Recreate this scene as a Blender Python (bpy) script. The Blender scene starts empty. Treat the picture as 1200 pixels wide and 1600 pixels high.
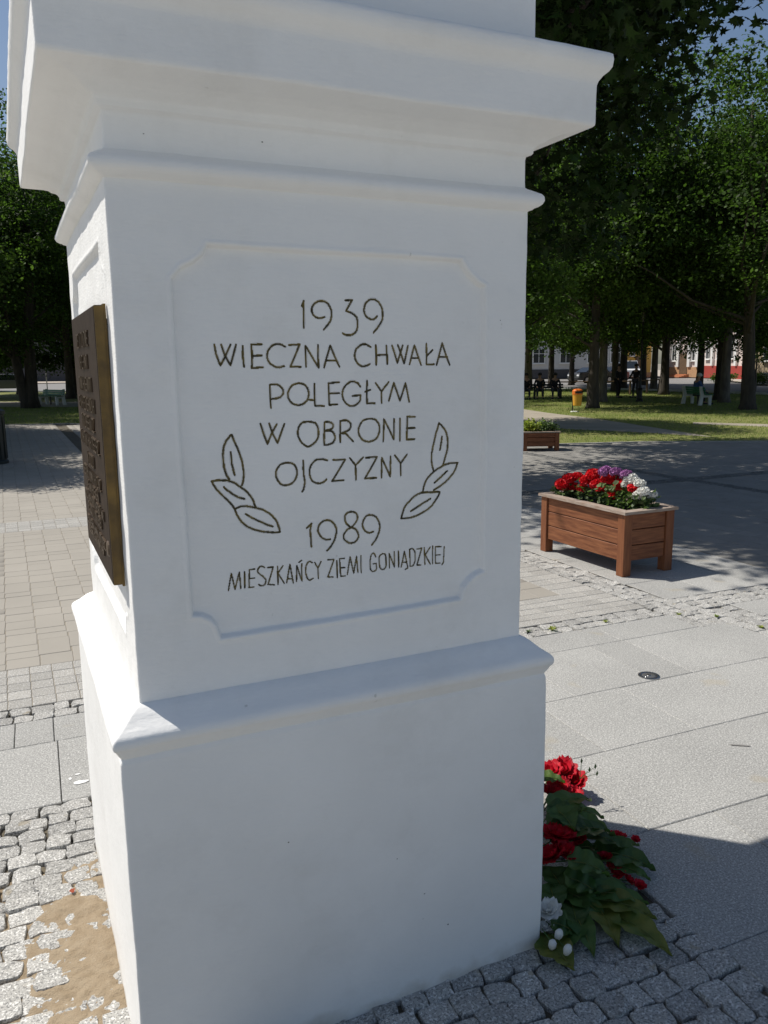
import bpy, bmesh, math, random, json
import numpy as np
from mathutils import Vector, Matrix, noise
random.seed(7); NR = np.random.default_rng(11)
sc = bpy.context.scene
COL = sc.collection
R = math.radians

# ------------------------------------------------------------ camera, sky, sun, exposure
CF, CP, CR, CY = 1260.2, R(10.39), R(-0.65), R(24.95)
CAM = Vector((0, 0, 1.9))
fw = Vector((math.sin(CY)*math.cos(CP), math.cos(CY)*math.cos(CP), -math.sin(CP)))
rt = Vector((math.cos(CY), -math.sin(CY), 0)); up = rt.cross(fw)
r2 = rt*math.cos(CR) + up*math.sin(CR); u2 = -rt*math.sin(CR) + up*math.cos(CR)
cd = bpy.data.cameras.new('camera'); cam = bpy.data.objects.new('camera', cd); COL.objects.link(cam)
M = Matrix((r2, u2, -fw)).transposed().to_4x4(); M.translation = CAM
cam.matrix_world = M
cd.sensor_fit = 'VERTICAL'; cd.sensor_height = 24.0; cd.lens = CF/1600*24.0
cd.clip_start = 0.05; cd.clip_end = 1500
sc.camera = cam
SUN_EL = R(55); SUN_DIR = Vector((-0.725*math.cos(SUN_EL), 0.688*math.cos(SUN_EL), math.sin(SUN_EL))).normalized()
w = bpy.data.worlds.new('World'); sc.world = w; w.use_nodes = True
nt = w.node_tree; nt.nodes.clear()
sky = nt.nodes.new('ShaderNodeTexSky'); sky.sky_type = 'NISHITA'; sky.sun_disc = False
sky.sun_elevation = SUN_EL; sky.sun_rotation = math.atan2(SUN_DIR.x, SUN_DIR.y)
sky.altitude = 120; sky.air_density = 1.0; sky.dust_density = 1.2; sky.ozone_density = 1.4
bg = nt.nodes.new('ShaderNodeBackground'); bg.inputs[1].default_value = 0.070
ow = nt.nodes.new('ShaderNodeOutputWorld')
hs = nt.nodes.new('ShaderNodeHueSaturation'); hs.inputs['Saturation'].default_value = 1.0
nt.links.new(sky.outputs[0], hs.inputs['Color']); nt.links.new(hs.outputs[0], bg.inputs[0]); nt.links.new(bg.outputs[0], ow.inputs[0])
sd = bpy.data.lights.new('sun', 'SUN'); sd.energy = 3.9; sd.angle = R(0.55); sd.color = (1.0, 0.955, 0.88)
sun = bpy.data.objects.new('sun', sd); COL.objects.link(sun)
sun.rotation_euler = SUN_DIR.to_track_quat('Z', 'Y').to_euler()
sc.view_settings.view_transform = 'Standard'; sc.view_settings.look = 'None'
sc.view_settings.exposure = 0.34; sc.view_settings.gamma = 1.0; sc.view_settings.use_curve_mapping = False
try:
    sc.cycles.max_bounces = 6; sc.cycles.diffuse_bounces = 4; sc.cycles.transparent_max_bounces = 6
except Exception: pass

def proj(p):
    q = Vector(p) - CAM; d = q.dot(fw)
    if d <= 0.05: return None
    return 600 + CF*q.dot(r2)/d, 800 - CF*q.dot(u2)/d, d

# ------------------------------------------------------------ helpers
def tag(o, label=None, cat=None, group=None, kind=None):
    if label: o['label'] = label
    if cat: o['category'] = cat
    if group: o['group'] = group
    if kind: o['kind'] = kind
    return o
def empty(name, loc, rz=0, label=None, cat=None, group=None):
    o = bpy.data.objects.new(name, None); COL.objects.link(o); o.empty_display_size = .1
    o.location = loc; o.rotation_euler = (0, 0, rz); return tag(o, label, cat, group)
def mkobj(name, me, mat=None, parent=None, smooth=False, loc=None):
    if mat is not None and len(me.materials) == 0:
        for m in (mat if isinstance(mat, (list, tuple)) else [mat]): me.materials.append(m)
    if smooth: me.polygons.foreach_set('use_smooth', [True]*len(me.polygons))
    o = bpy.data.objects.new(name, me); COL.objects.link(o)
    if parent is not None: o.parent = parent
    if loc is not None: o.location = loc
    return o
def mesh_np(name, V, F, mats=None, smooth=False, mi=None):
    """V (n,3) array, F list of faces or (m,k) array"""
    me = bpy.data.meshes.new(name)
    V = np.asarray(V, dtype=np.float32)
    if isinstance(F, np.ndarray):
        m, k = F.shape
        me.vertices.add(len(V)); me.vertices.foreach_set('co', V.ravel())
        me.loops.add(m*k); me.loops.foreach_set('vertex_index', F.astype(np.int32).ravel())
        me.polygons.add(m); me.polygons.foreach_set('loop_start', np.arange(0, m*k, k, dtype=np.int32))
        me.polygons.foreach_set('loop_total', np.full(m, k, dtype=np.int32))
        if mi is not None: me.polygons.foreach_set('material_index', np.asarray(mi, dtype=np.int32))
        me.update(calc_edges=True); me.validate()
    else:
        me.from_pydata([tuple(v) for v in V], [], [tuple(f) for f in F])
        if mi is not None: me.polygons.foreach_set('material_index', list(mi))
        me.update()
    for mt in (mats or []): me.materials.append(mt)
    if smooth: me.polygons.foreach_set('use_smooth', [True]*len(me.polygons))
    return me
class MB:
    def __init__(s): s.v = []; s.f = []
    def add(s, V, F):
        b = len(s.v); s.v += [tuple(p) for p in V]; s.f += [tuple(i+b for i in f) for f in F]; return s
    def box(s, c, d, rz=0, bev=0, rx=0, ry=0):
        x, y, z = d[0]/2, d[1]/2, d[2]/2
        Mx = Matrix.Rotation(rz, 3, 'Z') @ Matrix.Rotation(ry, 3, 'Y') @ Matrix.Rotation(rx, 3, 'X')
        if bev <= 0:
            V = [(sx*x, sy*y, sz*z) for sz in (-1, 1) for sx, sy in ((-1,-1),(1,-1),(1,1),(-1,1))]
            F = [(3,2,1,0),(4,5,6,7),(0,1,5,4),(1,2,6,5),(2,3,7,6),(3,0,4,7)]
        else:
            b = min(bev, x*.49, y*.49, z*.49)
            V = []; F = []
            def loop(xx, yy, zz, c):
                i = len(V)
                V.extend([(-xx+c,-yy,zz),(xx-c,-yy,zz),(xx,-yy+c,zz),(xx,yy-c,zz),(xx-c,yy,zz),(-xx+c,yy,zz),(-xx,yy-c,zz),(-xx,-yy+c,zz)])
                return list(range(i, i+8))
            L = [loop(x-b,y-b,-z,b*.4), loop(x,y,-z+b,b), loop(x,y,z-b,b), loop(x-b,y-b,z,b*.4)]
            F.append(tuple(reversed(L[0]))); F.append(tuple(L[3]))
            for a, c2 in zip(L, L[1:]):
                for k in range(8): F.append((a[k], a[(k+1)%8], c2[(k+1)%8], c2[k]))
        return s.add([Mx @ Vector(p) + Vector(c) for p in V], F)
    def tube(s, pts, rad, n=8, caps=True):
        pts = [Vector(p) for p in pts]
        if not isinstance(rad, (list, tuple)): rad = [rad]*len(pts)
        V = []; F = []; ref = None
        for i, p in enumerate(pts):
            t = (pts[min(i+1, len(pts)-1)] - pts[max(i-1, 0)]).normalized()
            if ref is None: ref = Vector((0,0,1)) if abs(t.z) < .9 else Vector((1,0,0))
            a = t.cross(ref)
            if a.length < 1e-4: a = t.cross(Vector((0,1,0)))
            a.normalize(); b = t.cross(a); ref = -b if False else ref
            for k in range(n):
                an = 2*math.pi*k/n; V.append(p + (a*math.cos(an) + b*math.sin(an))*rad[i])
        for i in range(len(pts)-1):
            for k in range(n):
                F.append((i*n+k, i*n+(k+1)%n, (i+1)*n+(k+1)%n, (i+1)*n+k))
        if caps:
            F.append(tuple(range(n-1, -1, -1))); F.append(tuple((len(pts)-1)*n+k for k in range(n)))
        return s.add(V, F)
    def lathe(s, prof, n=16, c=(0,0,0), sx=1, sy=1):
        V = []; F = []
        for r, z in prof:
            for k in range(n):
                a = 2*math.pi*k/n; V.append((c[0]+r*sx*math.cos(a), c[1]+r*sy*math.sin(a), c[2]+z))
        for i in range(len(prof)-1):
            for k in range(n): F.append((i*n+k, i*n+(k+1)%n, (i+1)*n+(k+1)%n, (i+1)*n+k))
        F.append(tuple(range(n-1, -1, -1))); F.append(tuple((len(prof)-1)*n+k for k in range(n)))
        return s.add(V, F)
    def prism(s, pts, y0, y1, ax='y'):
        n = len(pts)
        V = [(p[0], y0, p[1]) for p in pts] + [(p[0], y1, p[1]) for p in pts]
        if ax == 'z': V = [(p[0], p[1], y0) for p in pts] + [(p[0], p[1], y1) for p in pts]
        if ax == 'x': V = [(y0, p[0], p[1]) for p in pts] + [(y1, p[0], p[1]) for p in pts]
        F = [tuple(range(n)), tuple(range(2*n-1, n-1, -1))] + [(i, n+i, n+(i+1)%n, (i+1)%n) for i in range(n)]
        return s.add(V, F)
    def mesh(s, name='m', recalc=True):
        me = bpy.data.meshes.new(name); me.from_pydata(s.v, [], s.f); me.update()
        if recalc:
            bm = bmesh.new(); bm.from_mesh(me); bmesh.ops.recalc_face_normals(bm, faces=bm.faces); bm.to_mesh(me); bm.free()
        return me
    def build(s, name, mat, parent=None, smooth=False, loc=None, recalc=True):
        return mkobj(name, s.mesh(name, recalc), mat, parent, smooth, loc)
def copy_tree(o, parent=None):
    c = o.copy(); COL.objects.link(c)
    if parent is not None: c.parent = parent
    for ch in list(o.children): copy_tree(ch, c)
    return c

# ------------------------------------------------------------ materials
def mat(name, col, rough=.7, var=.0, scale=8, bump=0, bscale=60, col2=None, metal=0, spec=.5, island=0, coord='pos',
        speck=None, stretch=None, transl=0, coat=0, detail=4, bdist=.003, rnd_obj=0, wear=None):
    m = bpy.data.materials.new(name); m.use_nodes = True; nt = m.node_tree; N = nt.nodes; L = nt.links
    N.clear(); out = N.new('ShaderNodeOutputMaterial'); b = N.new('ShaderNodeBsdfPrincipled')
    b.inputs['Roughness'].default_value = rough; b.inputs['Metallic'].default_value = metal
    b.inputs['Specular IOR Level'].default_value = spec
    if coat: b.inputs['Coat Weight'].default_value = coat
    if coord == 'pos': co = N.new('ShaderNodeNewGeometry').outputs['Position']
    else: co = N.new('ShaderNodeTexCoord').outputs['Object']
    if stretch:
        mp = N.new('ShaderNodeMapping'); mp.inputs['Scale'].default_value = stretch; L.new(co, mp.inputs[0]); co = mp.outputs[0]
        if rnd_obj:
            oi = N.new('ShaderNodeObjectInfo'); mm = N.new('ShaderNodeMath'); mm.operation = 'MULTIPLY'; mm.inputs[1].default_value = 37
            L.new(oi.outputs['Random'], mm.inputs[0]); cb = N.new('ShaderNodeCombineXYZ')
            for i in range(3): L.new(mm.outputs[0], cb.inputs[i])
            L.new(cb.outputs[0], mp.inputs['Location'])
    def mixc(fac, A, B, mode='MIX'):
        x = N.new('ShaderNodeMix'); x.data_type = 'RGBA'; x.blend_type = mode
        for sk, v in ((0, fac), (6, A), (7, B)):
            if isinstance(v, (int, float)): x.inputs[sk].default_value = v
            elif isinstance(v, tuple): x.inputs[sk].default_value = v
            else: L.new(v, x.inputs[sk])
        return x.outputs[2]
    def nz(sc_, det=4, ro=.55):
        n = N.new('ShaderNodeTexNoise'); n.inputs['Scale'].default_value = sc_; n.inputs['Detail'].default_value = det
        n.inputs['Roughness'].default_value = ro; L.new(co, n.inputs['Vector']); return n.outputs[0]
    def ramp(v, a, b_):
        r = N.new('ShaderNodeMapRange'); r.inputs[1].default_value = a; r.inputs[2].default_value = b_; L.new(v, r.inputs[0]); return r.outputs[0]
    c = (*col, 1.0)
    cur = c
    if col2 is not None: cur = mixc(ramp(nz(scale, detail), .35, .65), c, (*col2, 1.0))
    if var:
        f = ramp(nz(scale*.6+.37, detail), .3, .7); g = N.new('ShaderNodeMapRange')
        g.inputs[3].default_value = 1-var; g.inputs[4].default_value = 1+var; L.new(f, g.inputs[0])
        v = N.new('ShaderNodeCombineXYZ')
        for i in range(3): L.new(g.outputs[0], v.inputs[i])
        cur = mixc(1.0, cur, v.outputs[0], 'MULTIPLY')
    if speck:
        for (s_, th, cc, am) in speck:
            q = ramp(nz(s_, 2, .6), th, th+.06); mm = N.new('ShaderNodeMath'); mm.operation = 'MULTIPLY'
            L.new(q, mm.inputs[0]); mm.inputs[1].default_value = am; cur = mixc(mm.outputs[0], cur, (*cc, 1.0))
    if island:
        gi = N.new('ShaderNodeNewGeometry').outputs['Random Per Island']; g = N.new('ShaderNodeMapRange')
        if rnd_obj:
            oi = N.new('ShaderNodeObjectInfo'); ad = N.new('ShaderNodeMath'); ad.operation = 'ADD'; L.new(gi, ad.inputs[0]); L.new(oi.outputs['Random'], ad.inputs[1])
            fr = N.new('ShaderNodeMath'); fr.operation = 'FRACT'; L.new(ad.outputs[0], fr.inputs[0]); gi = fr.outputs[0]
        g.inputs[3].default_value = 1-island; g.inputs[4].default_value = 1+island; L.new(gi, g.inputs[0])
        v = N.new('ShaderNodeCombineXYZ')
        for i in range(3): L.new(g.outputs[0], v.inputs[i])
        cur = mixc(1.0, cur, v.outputs[0], 'MULTIPLY')
    if isinstance(cur, tuple): b.inputs['Base Color'].default_value = cur
    else: L.new(cur, b.inputs['Base Color'])
    if bump:
        bp = N.new('ShaderNodeBump'); bp.inputs['Strength'].default_value = bump; bp.inputs['Distance'].default_value = bdist
        L.new(nz(bscale, 5, .6), bp.inputs['Height']); L.new(bp.outputs[0], b.inputs['Normal'])
    sh = b.outputs[0]
    if transl:
        t = N.new('ShaderNodeBsdfTranslucent'); mx = N.new('ShaderNodeMixShader'); mx.inputs[0].default_value = transl
        if isinstance(cur, tuple): t.inputs[0].default_value = (min(1, cur[0]*1.6), min(1, cur[1]*1.7), cur[2]*.8, 1)
        else: L.new(mixc(1.0, cur, (1.1, 1.1, 1.1, 1) if 'petal' in name else (2.3, 2.7, 1.5, 1), 'MULTIPLY'), t.inputs[0])
        L.new(sh, mx.inputs[1]); L.new(t.outputs[0], mx.inputs[2]); sh = mx.outputs[0]
    L.new(sh, out.inputs[0]); return m

m_white = mat('white_limewash', (.885,.875,.85), .62, var=.035, scale=4, bump=.35, bscale=55, bdist=.0022, spec=.35,
              speck=[(31, .75, (.45,.43,.39), .5)])
def second_bump(m, s1, d1, s2, d2):
    N = m.node_tree.nodes; L = m.node_tree.links; b = [n for n in N if n.type == 'BSDF_PRINCIPLED'][0]; src = b.inputs['Normal'].links[0].from_socket
    co = [n for n in N if n.type == 'NEW_GEOMETRY'][0].outputs['Position']
    for s_, d_, st in ((s1, d1, (1, 1, 1)), (s2, d2, (1, 1, 5))):
        mp = N.new('ShaderNodeMapping'); mp.inputs['Scale'].default_value = st; L.new(co, mp.inputs[0])
        n = N.new('ShaderNodeTexNoise'); n.inputs['Scale'].default_value = s_; n.inputs['Detail'].default_value = 3; L.new(mp.outputs[0], n.inputs['Vector'])
        bp = N.new('ShaderNodeBump'); bp.inputs['Strength'].default_value = .6; bp.inputs['Distance'].default_value = d_
        L.new(n.outputs[0], bp.inputs['Height']); L.new(src, bp.inputs['Normal']); src = bp.outputs[0]
    L.new(src, b.inputs['Normal'])
second_bump(m_white, 14, .004, 34, .0016)
def base_dirt(m):
    N = m.node_tree.nodes; L = m.node_tree.links; b = [n for n in N if n.type == 'BSDF_PRINCIPLED'][0]; src = b.inputs['Base Color'].links[0].from_socket
    co = [n for n in N if n.type == 'NEW_GEOMETRY'][0].outputs['Position']
    sp = N.new('ShaderNodeSeparateXYZ'); L.new(co, sp.inputs[0]); n = N.new('ShaderNodeTexNoise'); n.inputs['Scale'].default_value = 11; n.inputs['Detail'].default_value = 5; L.new(co, n.inputs['Vector'])
    a = N.new('ShaderNodeMath'); a.operation = 'MULTIPLY_ADD'; a.inputs[1].default_value = -.16; a.inputs[2].default_value = .09; L.new(n.outputs[0], a.inputs[0])
    s = N.new('ShaderNodeMath'); s.operation = 'ADD'; L.new(sp.outputs[2], s.inputs[0]); L.new(a.outputs[0], s.inputs[1])
    r = N.new('ShaderNodeMapRange'); r.inputs[1].default_value = .0; r.inputs[2].default_value = .055; r.inputs[3].default_value = .5; r.inputs[4].default_value = 0; L.new(s.outputs[0], r.inputs[0])
    x = N.new('ShaderNodeMix'); x.data_type = 'RGBA'; L.new(r.outputs[0], x.inputs[0]); L.new(src, x.inputs[6]); x.inputs[7].default_value = (.42,.36,.27,1)
    n2 = N.new('ShaderNodeTexNoise'); n2.inputs['Scale'].default_value = 3.3; n2.inputs['Detail'].default_value = 7; n2.inputs['Roughness'].default_value = .7; L.new(co, n2.inputs['Vector'])
    r2_ = N.new('ShaderNodeMapRange'); r2_.inputs[1].default_value = .52; r2_.inputs[2].default_value = .70; r2_.inputs[3].default_value = 0; r2_.inputs[4].default_value = .35; L.new(n2.outputs[0], r2_.inputs[0])
    y = N.new('ShaderNodeMix'); y.data_type = 'RGBA'; L.new(r2_.outputs[0], y.inputs[0]); L.new(x.outputs[2], y.inputs[6]); y.inputs[7].default_value = (.74,.725,.69,1)
    L.new(y.outputs[2], b.inputs['Base Color'])
base_dirt(m_white)
m_groove = mat('engraved_paint', (.070,.060,.032), .6, scale=60, col2=(.27,.21,.075), detail=3, spec=.4)
m_bronze = mat('bronze_plate', (.026,.016,.010), .65, scale=25, col2=(.040,.026,.017), metal=0, spec=.15, bump=.4, bscale=160, bdist=.001)
m_bronze_hi = mat('lighter_bronze_letters', (.10,.068,.042), .45, metal=.4, var=.1, scale=50)  # letters and rosette in a lighter bronze tone than the plate
m_brass = mat('brass_edge', (.19,.125,.045), .42, scale=14, col2=(.10,.07,.035), metal=.8, bump=.2, bscale=90, bdist=.001)
m_dark = mat('black_iron', (.012,.013,.014), .5, var=.1)
GS = [(420, .60, (.10,.10,.10), .75), (260, .60, (.72,.72,.70), .6)]
m_slab = mat('flamed_granite_slab', (.345,.34,.32), .8, var=.10, scale=1.7, island=.08, rnd_obj=1, speck=[(150, .52, (.15,.15,.15), .6), (120, .55, (.66,.65,.62), .6), (48, .60, (.20,.20,.19), .35), (3.1, .66, (.36,.31,.22), .35)], bump=.35, bscale=420, bdist=.001)
m_block = mat('sawn_granite_block', (.355,.34,.31), .8, var=.08, scale=3, island=.10, rnd_obj=1, speck=[(110, .53, (.15,.15,.15), .6), (90, .56, (.62,.62,.60), .6)], bump=.4, bscale=300, bdist=.0015)
m_sett = mat('split_granite_sett', (.37,.36,.335), .82, var=.10, scale=9, island=.15, rnd_obj=1, speck=[(150, .52, (.11,.11,.11), .7), (115, .56, (.74,.73,.70), .65), (9, .66, (.33,.27,.17), .5)], bump=.8, bscale=110, bdist=.004)
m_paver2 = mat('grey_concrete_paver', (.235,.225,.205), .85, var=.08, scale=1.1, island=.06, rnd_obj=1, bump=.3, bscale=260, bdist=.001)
m_jsand = mat('light_joint_sand', (.235,.21,.17), .95, scale=14, col2=(.29,.26,.21), bump=.6, bscale=120, bdist=.003)
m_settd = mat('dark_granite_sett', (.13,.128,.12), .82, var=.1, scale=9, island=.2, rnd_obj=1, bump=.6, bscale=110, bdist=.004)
m_paver = mat('beige_concrete_paver', (.325,.30,.26), .85, var=.06, scale=1.3, island=.04, rnd_obj=1, bump=.3, bscale=260, bdist=.001)
m_joint = mat('sandy_joint_soil', (.075,.066,.05), .95, scale=14, col2=(.15,.125,.085), bump=.8, bscale=120, bdist=.004)
m_sand = mat('dry_sand', (.33,.26,.175), .95, scale=22, col2=(.27,.205,.13), bump=1.0, bscale=170, bdist=.006, speck=[(160, .64, (.2,.16,.11), .6)])
m_earth = mat('packed_ground', (.22,.19,.15), .95, scale=.8, col2=(.27,.25,.2), bump=.5, bscale=20)
m_lawn = mat('mown_lawn', (.145,.175,.032), .95, scale=.55, col2=(.22,.215,.065), bump=1.0, bscale=26, bdist=.04, speck=[(7, .6, (.045,.08,.015), .7), (2.3, .67, (.20,.16,.08), .6)])
m_blade = mat('grass_blade', (.12,.18,.03), .7, island=.4, scale=1, col2=(.20,.22,.06), transl=.3)
m_path = mat('gravel_path', (.33,.29,.23), .9, var=.12, scale=1.2, bump=.4, bscale=60)
m_asph = mat('worn_asphalt', (.215,.205,.195), .85, var=.12, scale=.35, bump=.3, bscale=50)
m_pink = mat('concrete_footway', (.42,.36,.30), .85, var=.1, scale=.5)
m_wood = mat('stained_planter_board', (.26,.10,.042), .62, scale=5, col2=(.14,.046,.019), stretch=(1, 9, 9), coord='obj', rnd_obj=1, bump=.35, bscale=7, bdist=.003, spec=.35, detail=6)
m_woodv = mat('stained_planter_post', (.24,.09,.036), .62, scale=5, col2=(.165,.056,.024), stretch=(9, 9, 1), coord='obj', rnd_obj=1, bump=.35, bscale=7, bdist=.003, spec=.35, detail=6)
m_rim = mat('weathered_rim_board', (.27,.19,.14), .8, scale=6, col2=(.38,.32,.27), stretch=(1.5, 10, 10), coord='obj', rnd_obj=1, bump=.5, bscale=8, bdist=.003, detail=6)
m_soil = mat('potting_soil', (.022,.016,.011), .95, bump=1, bscale=60, bdist=.02, var=.3)
m_bark = mat('tree_bark', (.075,.062,.048), .95, scale=7, col2=(.038,.032,.026), stretch=(1, 1, .25), bump=1, bscale=14, bdist=.04)
m_barkl = mat('pale_tree_bark', (.17,.15,.125), .95, scale=7, col2=(.08,.07,.06), stretch=(1, 1, .25), bump=1, bscale=14, bdist=.04)
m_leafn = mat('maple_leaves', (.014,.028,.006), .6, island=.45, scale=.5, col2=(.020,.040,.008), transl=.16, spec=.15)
m_leafa = mat('linden_leaves', (.044,.078,.016), .6, island=.6, scale=.35, col2=(.068,.108,.022), transl=.34, spec=.15)
m_leafb = mat('ash_leaves', (.029,.056,.012), .6, island=.6, scale=.35, col2=(.048,.082,.016), transl=.30, spec=.15)
m_leafc = mat('young_light_leaves', (.10,.15,.03), .5, island=.4, scale=.6, col2=(.13,.17,.05), transl=.4)
m_gera = mat('geranium_leaf', (.06,.10,.025), .6, island=.4, transl=.2, scale=20, col2=(.10,.14,.05))
m_yel = mat('yellow_green_foliage', (.30,.31,.04), .6, island=.4, transl=.3, scale=10, col2=(.13,.18,.03))
m_red = mat('red_petal', (.62,.006,.012), .55, island=.25, transl=.12, spec=.3)
m_redf = mat('red_cloth_petal', (.50,.006,.022), .6, island=.2, transl=.25, spec=.3)
m_whitep = mat('white_petal', (.78,.77,.72), .6, island=.12, transl=.15)
m_purp = mat('purple_petal', (.36,.14,.34), .6, island=.3, transl=.15)
m_bql = mat('artificial_leaf', (.045,.105,.024), .5, scale=14, col2=(.08,.13,.03), transl=.2, spec=.4, bump=.4, bscale=60, island=.25, rnd_obj=1)
m_bqy = mat('yellowish_artificial_leaf', (.095,.135,.024), .5, scale=18, col2=(.17,.17,.035), transl=.2, spec=.4, bump=.4, bscale=60)
m_orange = mat('orange_plastic', (.72,.17,.02), .4, var=.05); m_yellow = mat('yellow_plastic', (.72,.36,.035), .42, var=.05)
m_green = mat('green_bench_slat', (.02,.16,.075), .5, var=.15, scale=6)
m_conc = mat('white_concrete', (.66,.67,.64), .8, var=.08, scale=6, bump=.3, bscale=80)
m_steel = mat('brushed_steel', (.45,.45,.45), .3, metal=1); m_lens = mat('lamp_glass', (.10,.10,.10), .12, spec=.8)
m_dgreen = mat('dark_green_metal', (.012,.02,.022), .5)
# ------------------------------------------------------------ the setting: ground sheets
def sheet(name, pts, z, m, sub=None):
    me = bpy.data.meshes.new(name); me.from_pydata([(x, y, z) for x, y in pts], [], [tuple(range(len(pts)))]); me.update()
    o = mkobj(name, me, m); o['kind'] = 'structure'; return o
sheet('ground', [(-400,-200),(400,-200),(400,600),(-400,600)], -.06, m_earth)
SH = -.031
def yv(u, v): return v + SH*(u - 2.56)
def PL(pts): return [(u, yv(u, v)) for u, v in pts]
edge_pts = [(-60,34),(-0.2,30.63),(2.0,29.87),(7.0,21.5),(10.92,15.6),(11.91,15.35),(13.65,14.82),(16.24,13.41),(40,.6)]
sheet('joint_sand', PL([(-9,4.72),(4.42,4.72),(4.42,9.78),(-9,9.78)]), -.0042, m_jsand)
sheet('joint_sand', PL([(-9,9.785),(1.48,9.785),(1.48,30),(-9,32)]), -.0042, m_jsand)
sheet('joint_sand', PL([(4.74,4.83),(9.88,4.83),(9.88,9.78),(4.74,9.78)]), -.0042, m_jsand)
sheet('joint_sand', PL([(10.12,4.83),(24,4.83),(24,9.78),(10.12,9.78)]), -.0042, m_jsand)
sheet('plaza_bed', [(-60,-30),(40,-30)] + list(reversed(edge_pts)), -.022, m_joint)
sheet('slab_field', [(-30,-30),(-.79,-30),(-.79,4.47),(-30,4.47)], -.006, m_slab)
sheet('slab_field', [(2.0,-30),(40,-30),(40,3.9),(2.0,3.9)], -.006, m_slab)
sheet('slab_field', [(-.785,-30),(1.995,-30),(1.995,.84),(-.785,.84)], -.006, m_slab)
lawn = sheet('lawn', edge_pts + [(40,30),(37.6,37.5),(37.6,42.3),(35.2,50.5),(31,60),(20,66),(4.8,68.3),(-.2,73),(-60,76)], .004, m_lawn)
sheet('path', [(14.84,21.3),(14.56,18.76),(15.5,16.86),(16.07,14.9),(17.2,18.7),(18.0,21.6),(18.63,25.06),(19.3,27.7),(19,32),(13,33),(12,25)], .010, m_path)
sheet('cross_path', [(18.86,18.26),(19.85,16.41),(30,2),(31,3.5),(20.6,17.07),(19.45,18.83)], .008, m_path)
sheet('park_walk', [(-60,50),(-.2,45.0),(2.9,42.6),(12,38.5),(18,36),(19,38.5),(12.5,43.5),(3.4,49.0),(-.2,51.9),(-60,56)], .010, m_path)
sheet('road', [(-60,77),(-.2,74),(4.8,69.3),(20,67),(32,61),(36.2,51),(38.6,42.6),(38.6,31),(39,-10),(60,-10),(49.96,41.5),(58.2,52.3),(71.7,68.3),(69.7,71.8),(53.8,77.3),(7.6,107.4),(-60,117)], .012, m_asph)
sheet('footway', [(-60,117.2),(7.6,107.6),(53.9,77.5),(69.8,72),(71.9,68.3),(58.3,52.2),(50.1,41.4),(60.2,-10),(120,-10),(120,160),(-60,160)], .09, m_pink)
# kerb of the road on the park side: separate stones
kerb = MB()
kp = [(-20,75.0),(-.2,73.4),(4.8,68.8),(20,66.5),(31.5,60.5),(35.7,50.8),(38.1,42.5),(38.1,31),(38.5,0)]
for a, b in zip(kp, kp[1:]):
    a = Vector(a); b = Vector(b); L_ = (b-a).length; n = max(1, int(L_/1.0)); dr = (b-a)/n; an = math.atan2(dr.y, dr.x)
    for i in range(n):
        c = a + dr*(i+.5); kerb.box((c.x, c.y, .06), (dr.length-.015, .15, .13), an)
o = kerb.build('kerb', m_conc); o['kind'] = 'structure'

# ---- pieces of the paving
def slab_mesh(w_, h_, t=.05, gap=.0025, ch=.0035, jit=0):
    x, y = w_/2-gap, h_/2-gap
    V = [(-x,-y,-t),(x,-y,-t),(x,y,-t),(-x,y,-t),(-x,-y,-ch),(x,-y,-ch),(x,y,-ch),(-x,y,-ch),
         (-x+ch,-y+ch,0),(x-ch,-y+ch,0),(x-ch,y-ch,0),(-x+ch,y-ch,0)]
    F = [(0,1,5,4),(1,2,6,5),(2,3,7,6),(3,0,4,7),(4,5,9,8),(5,6,10,9),(6,7,11,10),(7,4,8,11),(8,9,10,11)]
    return V, F
def sett_mesh(seed):
    rr = random.Random(seed); V = []; F = []
    c = [-.5, -.2, .2, .5]; tx, ty = rr.uniform(-.006,.006), rr.uniform(-.006,.006)
    for i, yy in enumerate(c):
        for j, xx in enumerate(c):
            ed = (i in (0,3)) + (j in (0,3))
            jt = .075 if ed else .06
            V.append((xx*(.93 if ed == 2 else 1) + rr.uniform(-jt,jt), yy*(.93 if ed == 2 else 1) + rr.uniform(-jt,jt), (-.0025 if ed == 2 else 0) + rr.uniform(-.0028,.0028) + tx*xx + ty*yy))
    for i in range(3):
        for j in range(3): F.append((i*4+j, i*4+j+1, i*4+j+5, i*4+j+4))
    rim = [0,1,2,3,7,11,15,14,13,12,8,4]
    b = len(V)
    for k in rim: V.append((V[k][0]*1.035, V[k][1]*1.035, V[k][2]-.005))
    for k in rim: V.append((V[k][0]*1.03, V[k][1]*1.03, V[k][2]-.05))
    for k in range(12): F.append((rim[k], b+k, b+(k+1)%12, rim[(k+1)%12])); F.append((b+k, b+12+k, b+12+(k+1)%12, b+(k+1)%12))
    return V, F
SETTS = [mesh_np('cobblestone', *sett_mesh(s), [m_sett], smooth=False) for s in range(14)]
SETTSD = [mesh_np('cobblestone', *sett_mesh(s), [m_settd], smooth=False) for s in range(14)]
SETTRAW = [sett_mesh(s) for s in range(14)]
def visible(x, y, mg=260):
    p = proj((x, y, 0))
    return p is not None and -mg < p[0] < 1200+mg and p[1] < 1600+mg
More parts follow.
